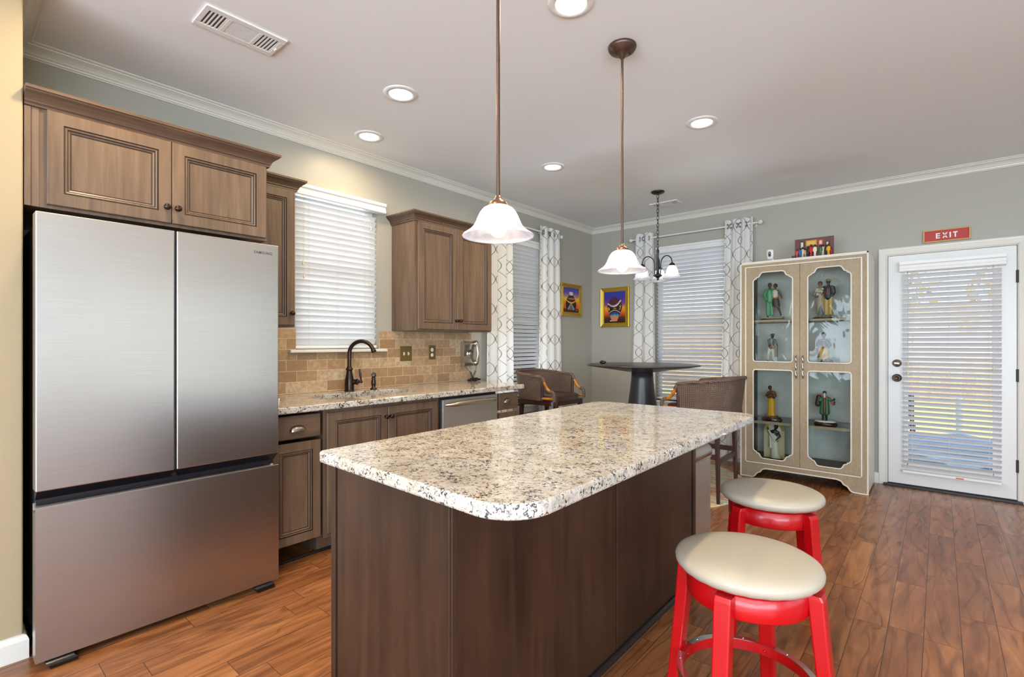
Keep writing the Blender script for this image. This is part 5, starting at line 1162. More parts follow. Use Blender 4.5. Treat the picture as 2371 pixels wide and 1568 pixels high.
# couple in green and white
t = thing('figurine', 'figurine of a couple, he in a green suit, she in a white top', 'figurine', (2.215, FY, FLOORZ['a'])); z = FLOORZ['a']
mb = MB(); mb.box(2.10, 2.325, FY - 0.055, FY + 0.055, z, z + 0.012); mb.box(2.112, 2.313, FY - 0.045, FY + 0.045, z + 0.012, z + 0.020); part(mb, 'base', BASE, t, 0.003)
mb = MB(); mb.box(2.122, 2.303, FY - 0.038, FY + 0.038, z + 0.020, z + 0.034); part(mb, 'ground', C('olive', 140, 132, 92), t, 0.003)
zz = z + 0.034
b, W, u, R, hd = fig_body(t, 2.183, FY, zz, 0.335, (((-1.15, 0.1, 4.7), (-0.75, -0.3, 3.9)), ((1.1, 0.15, 4.7), (0.9, 0.1, 3.7))), STAND, 0.15); hair(t, W, u, R, hd)
cloth(t, 'green_jacket', C('green', 70, 150, 104), [((0, 0, 5.4), (0, 0, 3.6), 0.80, 0.78), ((-0.5, 0, 5.75), (0.5, 0, 5.75), 0.45, 0.45), ((-0.78, 0, 5.75), (-1.15, 0.1, 4.7), 0.36, 0.30), ((-1.15, 0.1, 4.7), (-0.8, -0.25, 4.0), 0.30, 0.26), ((0.78, 0, 5.75), (1.1, 0.15, 4.7), 0.36, 0.30), ((1.1, 0.15, 4.7), (0.92, 0.1, 3.9), 0.30, 0.26)], W, u)
cloth(t, 'green_trousers', C('green', 70, 150, 104), [((-0.36, 0, 3.6), (-0.38, 0, 0.45), 0.50, 0.36), ((0.36, 0, 3.6), (0.40, 0, 0.45), 0.50, 0.36)], W, u)
cloth(t, 'shoes', HAIR, [((-0.38, -0.05, 0.2), (-0.40, -0.5, 0.12), 0.2, 0.16), ((0.40, -0.05, 0.2), (0.42, -0.5, 0.12), 0.2, 0.16)], W, u)
b, W, u, R, hd = fig_body(t, 2.232, FY - 0.004, zz, 0.322, (((-0.95, 0, 4.6), (-0.85, -0.2, 3.6)), ((1.15, 0.1, 4.75), (1.3, 0.0, 4.3))), (((-0.30, 0, 2.1), (-0.55, 0.0, 0.3)), ((0.62, -0.05, 2.1), (1.25, -0.05, 0.3))), -0.1); hair(t, W, u, R, hd, grow=1.12)
cloth(t, 'white_top', C('white', 220, 214, 196), [((0, 0, 5.6), (0, 0, 4.5), 0.68, 0.60)], W, u); cloth(t, 'orange_belt', C('orange', 196, 104, 40), [((-0.1, 0, 4.32), (0.1, 0, 4.32), 0.60, 0.60)], W, u)
skirt(t, 'black_skirt', HAIR, W, [(0, 0, 4.4, 0.62, 0.55), (0, 0, 3.8, 0.78, 0.66), (0.1, 0, 3.0, 0.85, 0.66), (0.15, 0, 2.4, 0.86, 0.62)]); cloth(t, 'white_shoes', C('white', 220, 214, 196), [((-0.55, -0.1, 0.2), (-0.6, -0.5, 0.1), 0.18, 0.14), ((1.25, -0.1, 0.25), (1.35, -0.5, 0.1), 0.18, 0.14)], W, u)
# stooping musician
t = thing('figurine', 'figurine of a bent old person leaning on a cane, pale trousers, dark hat', 'figurine', (2.215, FY, FLOORZ['b'])); z = FLOORZ['b']
oval_base(t, 2.20, FY, z, 0.075, 0.05, 0.012); oval_base(t, 2.195, FY, z + 0.012, 0.055, 0.04, 0.016, 'ground', C('earth', 150, 104, 60))
b, W, u, R, hd = fig_body(t, 2.185, FY, z + 0.028, 0.275, (((-0.4, -0.9, 4.5), (0.6, -0.9, 4.0)), ((1.2, -0.2, 4.9), (1.5, -0.4, 4.0))), (((-0.5, -0.35, 2.2), (-0.55, 0.1, 0.3)), ((0.6, -0.3, 2.1), (0.75, 0.0, 0.3))), 0.2, DSKIN, (0.15, -0.35, -0.2), 0.06)
cloth(t, 'grey_coat', C('slate', 92, 104, 108), [((0, 0, 5.5), (0, 0, 3.9), 0.80, 0.75), ((-0.6, 0, 5.7), (0.6, 0, 5.7), 0.42, 0.42), ((-0.75, 0, 5.7), (-0.4, -0.85, 4.55), 0.36, 0.28), ((0.75, 0, 5.7), (1.2, -0.2, 4.95), 0.36, 0.28)], W, u)
cloth(t, 'pale_trousers', C('pale', 206, 208, 196), [((-0.36, 0, 3.7), (-0.5, -0.35, 2.2), 0.50, 0.38), ((-0.5, -0.35, 2.2), (-0.55, 0.05, 0.5), 0.38, 0.30), ((0.36, 0, 3.7), (0.6, -0.3, 2.1), 0.50, 0.38), ((0.6, -0.3, 2.1), (0.75, 0, 0.5), 0.38, 0.30)], W, u)
skirt(t, 'hat', C('hat', 60, 52, 44), W, [(0.15, -0.35, 6.95, 0.85, 0.85), (0.15, -0.35, 7.05, 0.80, 0.80), (0.15, -0.33, 7.1, 0.46, 0.46), (0.15, -0.33, 7.45, 0.40, 0.40)])
mb = MB(); mb.tube([W((1.5, -0.4, 4.3)), W((1.6, -0.5, 0.0))], 0.004, 6); part(mb, 'cane', C('cane', 70, 40, 28), t); cloth(t, 'bag', C('tan', 168, 116, 62), [((0.2, -0.75, 4.2), (0.6, -0.8, 3.8), 0.42, 0.40)], W, u)
# couple in tan and black
t = thing('figurine', 'figurine of a couple, a tan coat and a black jacket with yellow cap', 'figurine', (2.64, FY, FLOORZ['a'])); z = FLOORZ['a']
oval_base(t, 2.64, FY, z, 0.105, 0.055, 0.018); oval_base(t, 2.64, FY, z + 0.018, 0.088, 0.045, 0.010, 'ground', C('moss', 96, 116, 66)); zz = z + 0.028
b, W, u, R, hd = fig_body(t, 2.607, FY, zz, 0.322, (((-1.05, -0.2, 4.8), (0.1, -0.85, 5.0)), ((0.95, -0.1, 4.8), (0.3, -0.8, 4.6))), STAND, 0.1, plain('painted_tan_skin', rgb(150, 104, 76), 0.4)); hair(t, W, u, R, hd, C('brown hair', 84, 56, 44))
cloth(t, 'tan_coat', C('tan coat', 176, 154, 124), [((0, 0, 5.5), (0, 0, 3.9), 0.76, 0.70), ((-0.5, 0, 5.75), (0.5, 0, 5.75), 0.42, 0.42), ((-0.75, 0, 5.7), (-1.05, -0.2, 4.8), 0.34, 0.30), ((0.75, 0, 5.7), (0.95, -0.1, 4.8), 0.34, 0.30)], W, u)
skirt(t, 'long_skirt', C('tan coat', 176, 154, 124), W, [(0, 0, 4.2, 0.70, 0.62), (0, 0, 3.2, 0.86, 0.74), (0, 0, 1.8, 0.80, 0.66), (0, 0, 0.4, 0.74, 0.60)], fold=0.03); skirt(t, 'grey_underskirt', C('slate', 92, 104, 108), W, [(0.1, -0.62, 2.4, 0.05, 0.1), (0.1, -0.55, 1.4, 0.36, 0.2), (0.1, -0.45, 0.3, 0.6, 0.28)])
cloth(t, 'shawl', C('ivory', 214, 202, 178), [((-0.8, -0.5, 5.4), (0.3, -0.7, 5.2), 0.24, 0.28), ((-0.6, -0.3, 5.8), (0.5, -0.3, 5.85), 0.28, 0.28)], W, u); cloth(t, 'handbag', HAIR, [((-0.8, -0.55, 4.2), (-0.5, -0.6, 4.2), 0.26, 0.26)], W, u)
b, W, u, R, hd = fig_body(t, 2.672, FY - 0.005, zz, 0.340, (((-1.05, -0.1, 4.7), (-0.5, -0.6, 4.8)), ((1.0, 0.1, 4.7), (0.7, -0.3, 4.0))), STAND, -0.15, DSKIN)
cloth(t, 'black_jacket', C('jet', 34, 36, 44), [((0, 0, 5.4), (0, 0, 3.9), 0.82, 0.80), ((-0.55, 0, 5.75), (0.55, 0, 5.75), 0.44, 0.44), ((-0.8, 0, 5.7), (-1.05, -0.1, 4.7), 0.38, 0.32), ((-1.05, -0.1, 4.7), (-0.6, -0.5, 4.8), 0.30, 0.26), ((0.8, 0, 5.7), (1.0, 0.1, 4.7), 0.38, 0.32), ((1.0, 0.1, 4.7), (0.75, -0.25, 4.1), 0.30, 0.26)], W, u)
cloth(t, 'yellow_trousers', C('mustard', 198, 156, 74), [((-0.36, 0, 3.8), (-0.38, 0, 0.4), 0.52, 0.36), ((0.36, 0, 3.8), (0.40, 0, 0.4), 0.52, 0.36)], W, u); cloth(t, 'shirt_front', C('brick', 150, 84, 56), [((0, -0.62, 5.5), (0.05, -0.66, 4.4), 0.20, 0.26)], W, u)
skirt(t, 'yellow_cap', C('mustard', 198, 156, 74), W, [(0, -0.15, 7.05, 0.52, 0.66), (0, -0.1, 7.15, 0.54, 0.60), (0, 0, 7.4, 0.46, 0.46), (0, 0, 7.5, 0.2, 0.2)])
# seated woman on grass
t = thing('figurine', 'figurine of a seated woman in an ochre skirt on a grassy base', 'figurine', (2.655, FY, FLOORZ['b'])); z = FLOORZ['b']
mb = MB(); mb.box(2.572, 2.74, FY - 0.055, FY + 0.055, z, z + 0.008); part(mb, 'base', C('dark base', 40, 34, 30), t, 0.003)
mb = MB(); random.seed(3)
for i in range(46):
    a = random.random() * 2 * pi; q = sqrt(random.random()); mb.sphere((2.656 + 0.078 * q * cos(a), FY + 0.048 * q * sin(a), z + 0.020 + 0.010 * (1 - q)), random.uniform(0.008, 0.014), 7)
part(mb, 'grass', C('grass', 86, 124, 40), t)
mb = MB()
for i in range(7):
    for j in range(2): mb.obox((2.590 + 0.026 * j + 0.006 * (i % 2), FY + 0.025 + random.uniform(-0.004, 0.004), z + 0.030 + 0.021 * i), 0.030, 0.03, 0.020, Matrix.Rotation(random.uniform(-0.1, 0.1), 3, 'Y'))
part(mb, 'stone_wall', C('stone', 104, 94, 82), t, 0.003)
b, W, u, R, hd = fig_body(t, 2.634, FY + 0.005, z + 0.020 - 0.045, 0.330, (((-1.15, -0.2, 4.9), (-0.75, -0.5, 4.1)), ((1.15, -0.2, 4.9), (0.8, -0.5, 4.1))), (((-0.45, -1.4, 3.9), (-0.35, -1.6, 2.0)), ((0.45, -1.4, 3.9), (0.5, -1.6, 2.0))), 0.1); hair(t, W, u, R, hd, grow=1.05)
cloth(t, 'brown_blouse', C('umber', 84, 46, 36), [((0, 0, 5.5), (0, 0, 4.4), 0.72, 0.66), ((-0.6, 0, 5.7), (0.6, 0, 5.7), 0.42, 0.42), ((-0.75, 0, 5.7), (-1.15, -0.2, 4.9), 0.34, 0.30), ((0.75, 0, 5.7), (1.15, -0.2, 4.9), 0.34, 0.30)], W, u)
cloth(t, 'ochre_skirt', C('ochre', 196, 148, 66), [((-0.3, -0.2, 4.1), (-0.4, -1.45, 3.9), 0.66, 0.55), ((0.3, -0.2, 4.1), (0.45, -1.45, 3.9), 0.66, 0.55), ((-0.4, -1.45, 3.8), (-0.3, -1.5, 2.3), 0.58, 0.50), ((0.45, -1.45, 3.8), (0.45, -1.5, 2.3), 0.58, 0.50), ((0, -1.4, 3.6), (0.1, -1.5, 2.2), 0.55, 0.5)], W, u)
mb = MB(); mb.lathe([(0.0001, 0), (0.012, 0.0), (0.018, 0.012), (0.017, 0.022), (0.010, 0.034), (0.011, 0.038), (0.0001, 0.038)], (2.700, FY - 0.02, z + 0.018), 16, cap=False); part(mb, 'clay_jug', C('clay', 110, 62, 44), t)
mb = MB(); mb.torus(W((0, -0.62, 5.75)), 0.42 * u, 0.07 * u, (0, 0.4, 1), 18, 6); part(mb, 'necklace', C('amber', 206, 128, 40), t)
# man in a long yellow wrap
t = thing('figurine', 'figurine of a person with folded arms in a long yellow wrap', 'figurine', (2.20, FY, FLOORZ['c'])); z = FLOORZ['c']
oval_base(t, 2.20, FY, z, 0.092, 0.058, 0.026); oval_base(t, 2.198, FY, z + 0.026, 0.066, 0.044, 0.012, 'ground', C('earth brown', 118, 92, 62))
b, W, u, R, hd = fig_body(t, 2.196, FY, z + 0.036, 0.290, (((-1.15, -0.35, 4.95), (0.3, -0.85, 5.35)), ((1.15, -0.35, 4.95), (-0.2, -0.85, 5.1))), STAND, 0.05, plain('painted_bronze_skin', rgb(112, 66, 42), 0.35), (-0.3, -0.1, 0.0)); hair(t, W, u, R, hd, C('shaved', 62, 38, 30), 1.02)
skirt(t, 'yellow_wrap', C('saffron', 224, 168, 24), W, [(0, 0, 4.35, 0.74, 0.64), (0, 0, 3.6, 0.82, 0.72), (0, 0, 2.0, 0.80, 0.70), (0, 0, 0.8, 0.86, 0.72), (0, 0, 0.05, 1.0, 0.8)], 36, 0.05)
cloth(t, 'black_vest', C('jet', 34, 36, 44), [((-0.62, 0.05, 5.7), (-0.62, -0.05, 4.6), 0.34, 0.34), ((0.62, 0.05, 5.7), (0.62, -0.05, 4.6), 0.34, 0.34), ((-0.4, 0.25, 5.5), (0.4, 0.25, 5.5), 0.5, 0.5), ((-0.4, 0.25, 4.7), (0.4, 0.25, 4.7), 0.5, 0.5)], W, u)
# winter traveller
t = thing('figurine', 'figurine of a bearded winter traveller in a green coat holding a lantern', 'figurine', (2.645, FY, FLOORZ['c'])); z = FLOORZ['c']
oval_base(t, 2.648, FY, z, 0.098, 0.058, 0.020); oval_base(t, 2.648, FY, z + 0.020, 0.086, 0.050, 0.014, 'snow_ground', C('snow', 226, 224, 212))
b, W, u, R, hd = fig_body(t, 2.642, FY, z + 0.032, 0.270, (((-1.2, -0.1, 4.7), (-0.9, -0.6, 4.6)), ((1.35, -0.1, 5.2), (2.0, -0.5, 5.3))), STAND, 0.05, plain('painted_tan_skin', rgb(150, 104, 76), 0.4)); hair(t, W, u, R, hd, C('maroon cap', 84, 40, 36), 1.05)
G = C('pine green', 52, 112, 72)
cloth(t, 'green_coat', G, [((-0.35, 0.05, 5.5), (-0.50, 0.05, 2.0), 0.56, 0.66), ((0.35, 0.05, 5.5), (0.50, 0.05, 2.0), 0.56, 0.66), ((0, 0.3, 5.3), (0, 0.3, 2.0), 0.6, 0.7), ((-0.55, 0, 5.75), (0.55, 0, 5.75), 0.42, 0.42), ((-0.8, 0, 5.7), (-1.2, -0.1, 4.7), 0.38, 0.32), ((-1.2, -0.1, 4.7), (-0.95, -0.5, 4.62), 0.32, 0.28), ((0.8, 0, 5.7), (1.35, -0.1, 5.2), 0.38, 0.32), ((1.35, -0.1, 5.2), (1.85, -0.4, 5.28), 0.32, 0.28)], W, u)
cloth(t, 'brown_tunic', C('leather brown', 104, 66, 44), [((0, -0.45, 5.4), (0, -0.55, 2.3), 0.40, 0.42)], W, u); cloth(t, 'boots', C('boot black', 30, 30, 34), [((-0.36, 0, 1.6), (-0.38, 0, 0.25), 0.32, 0.26), ((0.36, 0, 1.6), (0.40, 0, 0.25), 0.32, 0.26), ((-0.38, -0.05, 0.2), (-0.40, -0.5, 0.15), 0.24, 0.18), ((0.40, -0.05, 0.2), (0.44, -0.5, 0.15), 0.24, 0.18)], W, u)
cloth(t, 'white_beard', C('snow', 226, 224, 212), [((0, -0.42, 6.75), (0, -0.55, 6.0), 0.34, 0.24)], W, u); cloth(t, 'mitten', C('boot black', 30, 30, 34), [((2.0, -0.5, 5.35), (2.1, -0.52, 5.6), 0.24, 0.26), ((-0.9, -0.65, 4.6), (-0.8, -0.7, 4.7), 0.24, 0.24)], W, u)
cloth(t, 'orange_scarf', C('rust', 190, 82, 36), [((-0.5, -0.3, 6.15), (0.5, -0.3, 6.15), 0.22, 0.22), ((0.5, -0.2, 6.1), (1.2, 0.1, 5.3), 0.2, 0.22), ((1.2, 0.1, 5.0), (1.9, 0.1, 4.2), 0.24, 0.28)], W, u)
cloth(t, 'sack', C('sack brown', 70, 52, 46), [((-1.3, 0.4, 5.9), (-1.5, 0.4, 4.1), 0.62, 0.72)], W, u); cloth(t, 'toy_bundle', C('candy', 176, 90, 84), [((-1.5, 0.35, 6.4), (-0.95, 0.35, 6.5), 0.24, 0.22)], W, u)
mb = MB(); c = W((2.15, -0.55, 4.55)); mb.box(c.x - 0.006, c.x + 0.006, c.y - 0.006, c.y + 0.006, c.z - 0.014, c.z + 0.010); mb.lathe([(0.010, 0.010), (0.0001, 0.020)], c, 8, cap=False); mb.torus(c + Vector((0, 0, 0.024)), 0.005, 0.001, (0, 1, 0), 12, 5); part(mb, 'lantern', C('lantern iron', 34, 38, 44), t)
# arched plaque
t = thing('figurine', 'arched cream plaque with a white-robed dark figure inside the lower cabinet', 'figurine', (2.222, FY, FLOORZ['d'])); z = FLOORZ['d']
def arch(x, w, hh, n=18): return [(x - w, 0.0)] + [(x + w, 0.0)] + [(x + w * cos(pi * i / n), hh - w + w * sin(pi * i / n)) for i in range(n + 1)]
mb = MB(); mb.prism([(x, FY - 0.010, z + q) for x, q in arch(2.222, 0.091, 0.355)], (0, 0.03, 0)); pl = part(mb, 'plaque', C('cream plaque', 214, 200, 160), t, 0.003)
mb = MB()
for i in range(24):
    a = pi * (i + 0.5) / 24; c = Vector((2.222, FY - 0.012, z + 0.264)); d = Vector((cos(a), 0, sin(a))); mb.tube([c + d * 0.064, c + d * 0.088], [0.003, 0.0055], 5)
part(mb, 'gold_ray', C('gold ray', 206, 164, 66), pl)
mb = MB(); mb.lathe([(0.0001, 0.004), (0.058, 0.004), (0.062, 0.0)], (2.222, FY - 0.011, z + 0.264), 30, 0, (0, -1, 0), cap=False); part(mb, 'halo', C('snow', 226, 224, 212), pl)
b, W, u, R, hd = fig_body(t, 2.232, FY - 0.030, z + 0.004, 0.325, (((-1.2, -0.1, 5.6), (-1.35, -0.15, 6.6)), ((1.15, -0.2, 4.9), (0.35, -0.7, 4.0))), STAND, 0.0, DSKIN, (0.35, -0.1, 0.0)); hair(t, W, u, R, hd)
skirt(t, 'white_robe', C('ivory robe', 226, 220, 198), W, [(-0.2, -0.05, 5.5, 0.62, 0.60), (-0.1, -0.05, 4.2, 0.76, 0.70), (0, -0.05, 2.4, 0.78, 0.70), (0.1, -0.05, 0.8, 0.90, 0.72), (0.25, -0.1, 0.02, 1.15, 0.78)], 36, 0.04); cloth(t, 'robe_drape', C('ivory robe', 226, 220, 198), [((-1.15, -0.3, 6.0), (0.2, -0.6, 3.9), 0.24, 0.34), ((-0.9, -0.3, 5.0), (-0.7, -0.5, 2.4), 0.22, 0.30)], W, u)

# ------------------------------------------------------------------ on top of the cabinet
t = thing('security_camera', 'small white security camera on top of the display cabinet', 'camera', (2.235, 5.19, CH))
mb = MB(); mb.lathe([(0.0001, 0.001), (0.026, 0.001), (0.026, 0.008), (0.010, 0.012), (0.008, 0.03)], (2.245, 5.20, CH), 20, cap=False); part(mb, 'stand', M['white'], t)
mb = MB(); rings = []; Rz = Matrix.Rotation(radians(8), 3, 'Z') @ Matrix.Rotation(radians(6), 3, 'X')
for z, g in ((0.0, 0.012), (0.006, 0.003), (0.05, 0.0), (0.085, 0.002), (0.092, 0.010)):
    rings.append([Vector((2.228, 5.185, CH + 0.022)) + Rz @ Vector((x, y, z)) for x, y, _ in rrect(-0.030 + g, 0.030 - g, -0.026 + g, 0.03 - g, 0.016, 0, 5)[0]])
mb.loft(rings, 0, True); hs = part(mb, 'housing', M['white'], t)
mb = MB(); o = Vector((2.228, 5.185, CH + 0.022)); pts = [(0.013 * cos(pi * i / 10), 0.062 + 0.013 * sin(pi * i / 10)) for i in range(11)] + [(-0.013 * cos(pi * i / 10), 0.036 - 0.013 * sin(pi * i / 10)) for i in range(11)]
mb.prism([o + Rz @ Vector((x - 0.004, -0.0275, z)) for x, z in pts], Rz @ Vector((0, 0.003, 0))); fp = part(mb, 'face_plate', M['black'], hs)
mb = MB(); mb.lathe([(0.0001, 0.003), (0.006, 0.002), (0.009, 0.0)], o + Rz @ Vector((-0.004, -0.0277, 0.042)), 16, 0, Rz @ Vector((0, -1, 0)), cap=False); part(mb, 'camera_lens', plain('lens_glass', rgb(20, 20, 40), 0.05, coat=1.0), hs)

t = thing('wall_sculpture', 'small painted sculpture of a crowd before a maroon gallery wall, on the cabinet top', 'sculpture', (2.575, 5.215, CH))
sx0, sx1, sy = 2.424, 2.730, 5.235; h = 0.188
mb = MB(); mb.box(sx0, sx1, sy, sy + 0.016, CH, CH + h); bp = part(mb, 'maroon_panel', C('maroon wall', 96, 40, 40), t, 0.001)
mb = MB(); mb.box(sx0, sx1, sy - 0.05, sy, CH, CH + 0.006); part(mb, 'plinth', C('maroon floor', 70, 30, 34), t, 0.001)
for (a, b, c, d, fc_, ic) in ((0.13, 0.26, 0.50, 0.88, C('jet', 34, 36, 44), C('pale print', 206, 200, 186)), (0.29, 0.58, 0.62, 0.90, C('gilt', 190, 140, 30), C('gold print', 214, 170, 84)), (0.61, 0.74, 0.60, 0.88, C('red mat', 184, 46, 36), C('ivory print', 210, 196, 170)), (0.79, 0.90, 0.52, 0.78, C('dark mat', 62, 34, 30), C('ivory print', 210, 196, 170))):
    X = lambda q: sx0 + (sx1 - sx0) * q; Z = lambda q: CH + h * q
    mb = MB(); mb.box(X(a), X(b), sy - 0.005, sy, Z(c), Z(d)); f_ = part(mb, 'picture_frame', fc_, t, 0.001); mb = MB(); e = 0.010; mb.box(X(a) + e, X(b) - e, sy - 0.0065, sy - 0.005, Z(c) + e, Z(d) - e); part(mb, 'print', ic, f_)
for (q, hh, cl, off) in ((0.075, 0.098, C('coral', 196, 76, 50), 0.03), (0.155, 0.105, C('cobalt', 50, 96, 160), 0.032), (0.215, 0.112, C('ivory print', 210, 196, 170), 0.018), (0.285, 0.098, C('tan coat', 176, 154, 124), 0.016), (0.36, 0.110, C('jet', 34, 36, 44), 0.018), (0.445, 0.125, C('scarlet', 190, 24, 30), 0.034), (0.545, 0.122, C('ivory robe', 226, 220, 198), 0.034), (0.685, 0.115, C('pine green', 52, 112, 72), 0.026), (0.735, 0.118, C('ivory print', 210, 196, 170), 0.014), (0.82, 0.112, C('jet', 34, 36, 44), 0.018), (0.885, 0.115, C('saffron', 224, 168, 24), 0.034), (0.945, 0.080, C('crimson', 150, 30, 44), 0.028)):
    x = sx0 + (sx1 - sx0) * q; y = sy - off; mb = MB(); z0 = CH + 0.006; k = hh / 0.115
    mb.capsule((x, y, z0 + 0.040 * k), (x, y, z0 + 0.080 * k), 0.0105 * k, 0.0095 * k); mb.capsule((x - 0.004, y, z0 + 0.038 * k), (x - 0.005, y, z0 + 0.004), 0.005 * k, 0.003); mb.capsule((x + 0.004, y, z0 + 0.038 * k), (x + 0.005, y, z0 + 0.004), 0.005 * k, 0.003)
    for sg in (-1, 1): mb.capsule((x + sg * 0.010 * k, y, z0 + 0.080 * k), (x + sg * 0.013 * k, y - 0.004, z0 + 0.052 * k), 0.0042 * k, 0.0032 * k)
    ps = part(mb, 'person', cl, t)
    mb = MB(); mb.sphere((x, y - 0.001, z0 + 0.100 * k), (0.0075 * k, 0.008 * k, 0.0095 * k), 10); part(mb, 'head', DSKIN, ps)
mb = MB(); mb.box(sx0 - 0.016, sx0 + 0.014, sy - 0.055, sy - 0.028, CH + 0.0005, CH + 0.034); part(mb, 'dark_block', C('navy block', 28, 40, 58), t, 0.002)
# ------------------------------------------------------------------ lamps
def make_pendant():
    t = thing('pendant_light', 'nearest pendant lamp with a white bell shade over the island', 'pendant lamp', (0, 0, 0), group='pendant lamps over the island')
    mb = MB(); mb.lathe([(0.0001, CE), (0.068, CE), (0.070, CE - 0.006), (0.066, CE - 0.018), (0.060, CE - 0.021), (0.059, CE - 0.027), (0.034, CE - 0.034), (0.018, CE - 0.046), (0.010, CE - 0.062), (0.0065, CE - 0.064), (0.0001, CE - 0.064)], (0, 0, 0), 36, cap=False); cn = part(mb, 'canopy', M['bronze'], t, local=True)
    for a in (0.9, 0.9 + pi):
        mb = MB(); mb.lathe([(0.004, 0), (0.0045, 0.006), (0.0001, 0.008)], (0.042 * cos(a), 0.042 * sin(a), CE - 0.031), 10, 0, (0, 0, -1), cap=False); part(mb, 'screw', M['orb'], cn, local=True)
    mb = MB(); mb.tube([(0, 0, CE - 0.06), (0, 0, 1.762)], 0.0062, 12)
    for z in (2.51, 2.22): mb.lathe([(0.0066, -0.002), (0.0068, 0), (0.0066, 0.002)], (0, 0, z), 12)
    part(mb, 'rod', M['bronze'], t, local=True)
    mb = MB(); mb.lathe([(0.0001, 1.764), (0.0085, 1.764), (0.011, 1.758), (0.016, 1.750), (0.021, 1.747), (0.027, 1.744), (0.030, 1.738), (0.0345, 1.731), (0.034, 1.727), (0.0001, 1.729)], (0, 0, 0), 32, cap=False); part(mb, 'fitter_cap', M['copper'], t, local=True)
    mb = MB(); sh = [(0.030, 1.730), (0.036, 1.729), (0.050, 1.722), (0.061, 1.709), (0.069, 1.693), (0.076, 1.676), (0.084, 1.661), (0.096, 1.649), (0.109, 1.640), (0.118, 1.634), (0.1205, 1.630), (0.1195, 1.627)]
    mb.lathe(sh + [(r - 0.0035, z + 0.002) for r, z in sh[::-1]], (0, 0, 0), 56, cap=False); part(mb, 'glass_shade', M['shade'], t, local=True)
    mb = MB(); mb.sphere((0, 0, 1.656), (0.030, 0.030, 0.031), 18); mb.lathe([(0.014, 1.686), (0.013, 1.728)], (0, 0, 0), 14); part(mb, 'bulb', M['bulb'], t, local=True)
    return t
p = make_pendant(); p.location = (2.318, 1.247, 0)
dup(p, (2.246, 2.245, 0), None, 'farther pendant lamp with a white bell shade, nearer the dining table')

def make_down():
    t = thing('recessed_light', 'x', 'ceiling light', (0, 0, 0), group='recessed ceiling lights')
    mb = MB(); mb.lathe([(0.066, CE - 0.001), (0.070, CE - 0.008), (0.094, CE - 0.006), (0.1005, CE - 0.001), (0.1005, CE - 0.0002)], (0, 0, 0), 40, cap=False); part(mb, 'trim_ring', M['white'], t, local=True)
    mb = MB(); mb.lathe([(0.0001, CE - 0.0035), (0.050, CE - 0.0035), (0.067, CE - 0.002)], (0, 0, 0), 32, cap=False); part(mb, 'lens', M['lens'], t, local=True)
    return t
base = make_down()
for i, (x, y, lb_) in enumerate(((1.024, 1.820, 'larger of the two recessed ceiling lights left of the near pendant rod'), (0.358, 2.048, 'recessed ceiling light closest to the crown moulding, over the sink window'), (0.988, 3.398, 'recessed ceiling light between the two pendant rods, nearest the far corner'), (2.238, 3.362, 'recessed ceiling light to the right of the farther pendant rod'), (2.230, 1.815, 'recessed ceiling light cut off by the top edge of the photo'))):
    o = base if i == 0 else dup(base, (0, 0, 0)); o.location = (x, y, 0); o['label'] = lb_
for (x, y) in ((1.024, 1.820), (0.358, 2.048), (0.988, 3.398), (2.238, 3.362), (2.230, 1.815), (2.23, 0.26), (1.02, 0.55), (3.6, -1.6), (5.6, -1.6), (5.6, 1.8)):
    light('downlight_and_fill', 'AREA', (x, y, CE - 0.012), DOWNLIGHT_W * (0.5 if x < 0.5 else 1.0), WARM, 0.12, None, (0, 0, -1), 'DISK', radians(165))  # lamps under the fixtures, plus added unseen ones that have no fixture

def louvre_vent(name, label, x0, x1, y0, y1, along):
    t = thing('ceiling_vent', label, 'vent', ((x0 + x1) / 2, (y0 + y1) / 2, CE - 0.008))
    e = 0.022
    def bx(mb, a0, a1, c0, c1, z0, z1): mb.box(*((c0, c1, a0, a1) if along == 'y' else (a0, a1, c0, c1)), z0, z1)
    A0, A1, C0, C1 = (y0, y1, x0, x1) if along == 'y' else (x0, x1, y0, y1)
    mb = MB(); z0, z1 = CE - 0.009, CE - 0.0005
    bx(mb, A0, A1, C0, C0 + e * 1.5, z0, z1); bx(mb, A0, A1, C1 - e * 1.5, C1, z0, z1); bx(mb, A0, A0 + e, C0 + e * 1.5, C1 - e * 1.5, z0, z1); bx(mb, A1 - e, A1, C0 + e * 1.5, C1 - e * 1.5, z0, z1)
    L = A1 - A0; s1, s2 = A0 + L * 0.31, A0 + L * 0.69
    for s in (s1, s2): bx(mb, s - 0.009, s + 0.009, C0 + e * 1.5, C1 - e * 1.5, z0, z1)
    part(mb, 'grille_frame', M['white'], t, 0.002)
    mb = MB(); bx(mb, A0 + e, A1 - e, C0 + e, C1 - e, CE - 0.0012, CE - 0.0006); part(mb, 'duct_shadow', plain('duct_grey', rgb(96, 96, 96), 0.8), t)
    mb = MB()
    for k, (a, b) in enumerate(((A0 + e, s1 - 0.009), (s2 + 0.009, A1 - e))):
        n = 5
        for i in range(n):
            c = a + (b - a) * (i + 0.5) / n; w = (b - a) / n * (0.42 if k == 0 else 0.5); bx(mb, c + w * 0.2, c + w * 1.0, C0 + e * 1.5, C1 - e * 1.5, CE - 0.008, CE - 0.0015)
    n = 11
    for i in range(n):
        c = C0 + e * 1.5 + (C1 - C0 - 3 * e) * (i + 0.5) / n; bx(mb, s1 + 0.009, s2 - 0.009, c - 0.0042, c + 0.0030, CE - 0.008, CE - 0.0015)
    part(mb, 'louvres', M['white'], t)
    mb = MB(); c = (C0 + C1) / 2; bx(mb, A1 - 0.016, A1 - 0.011, c - 0.02, c - 0.002, CE - 0.016, CE - 0.008); part(mb, 'damper_lever', M['white'], t)
louvre_vent('v', 'long white ceiling vent above the refrigerator', 0.842, 1.032, 0.790, 1.144, 'y')
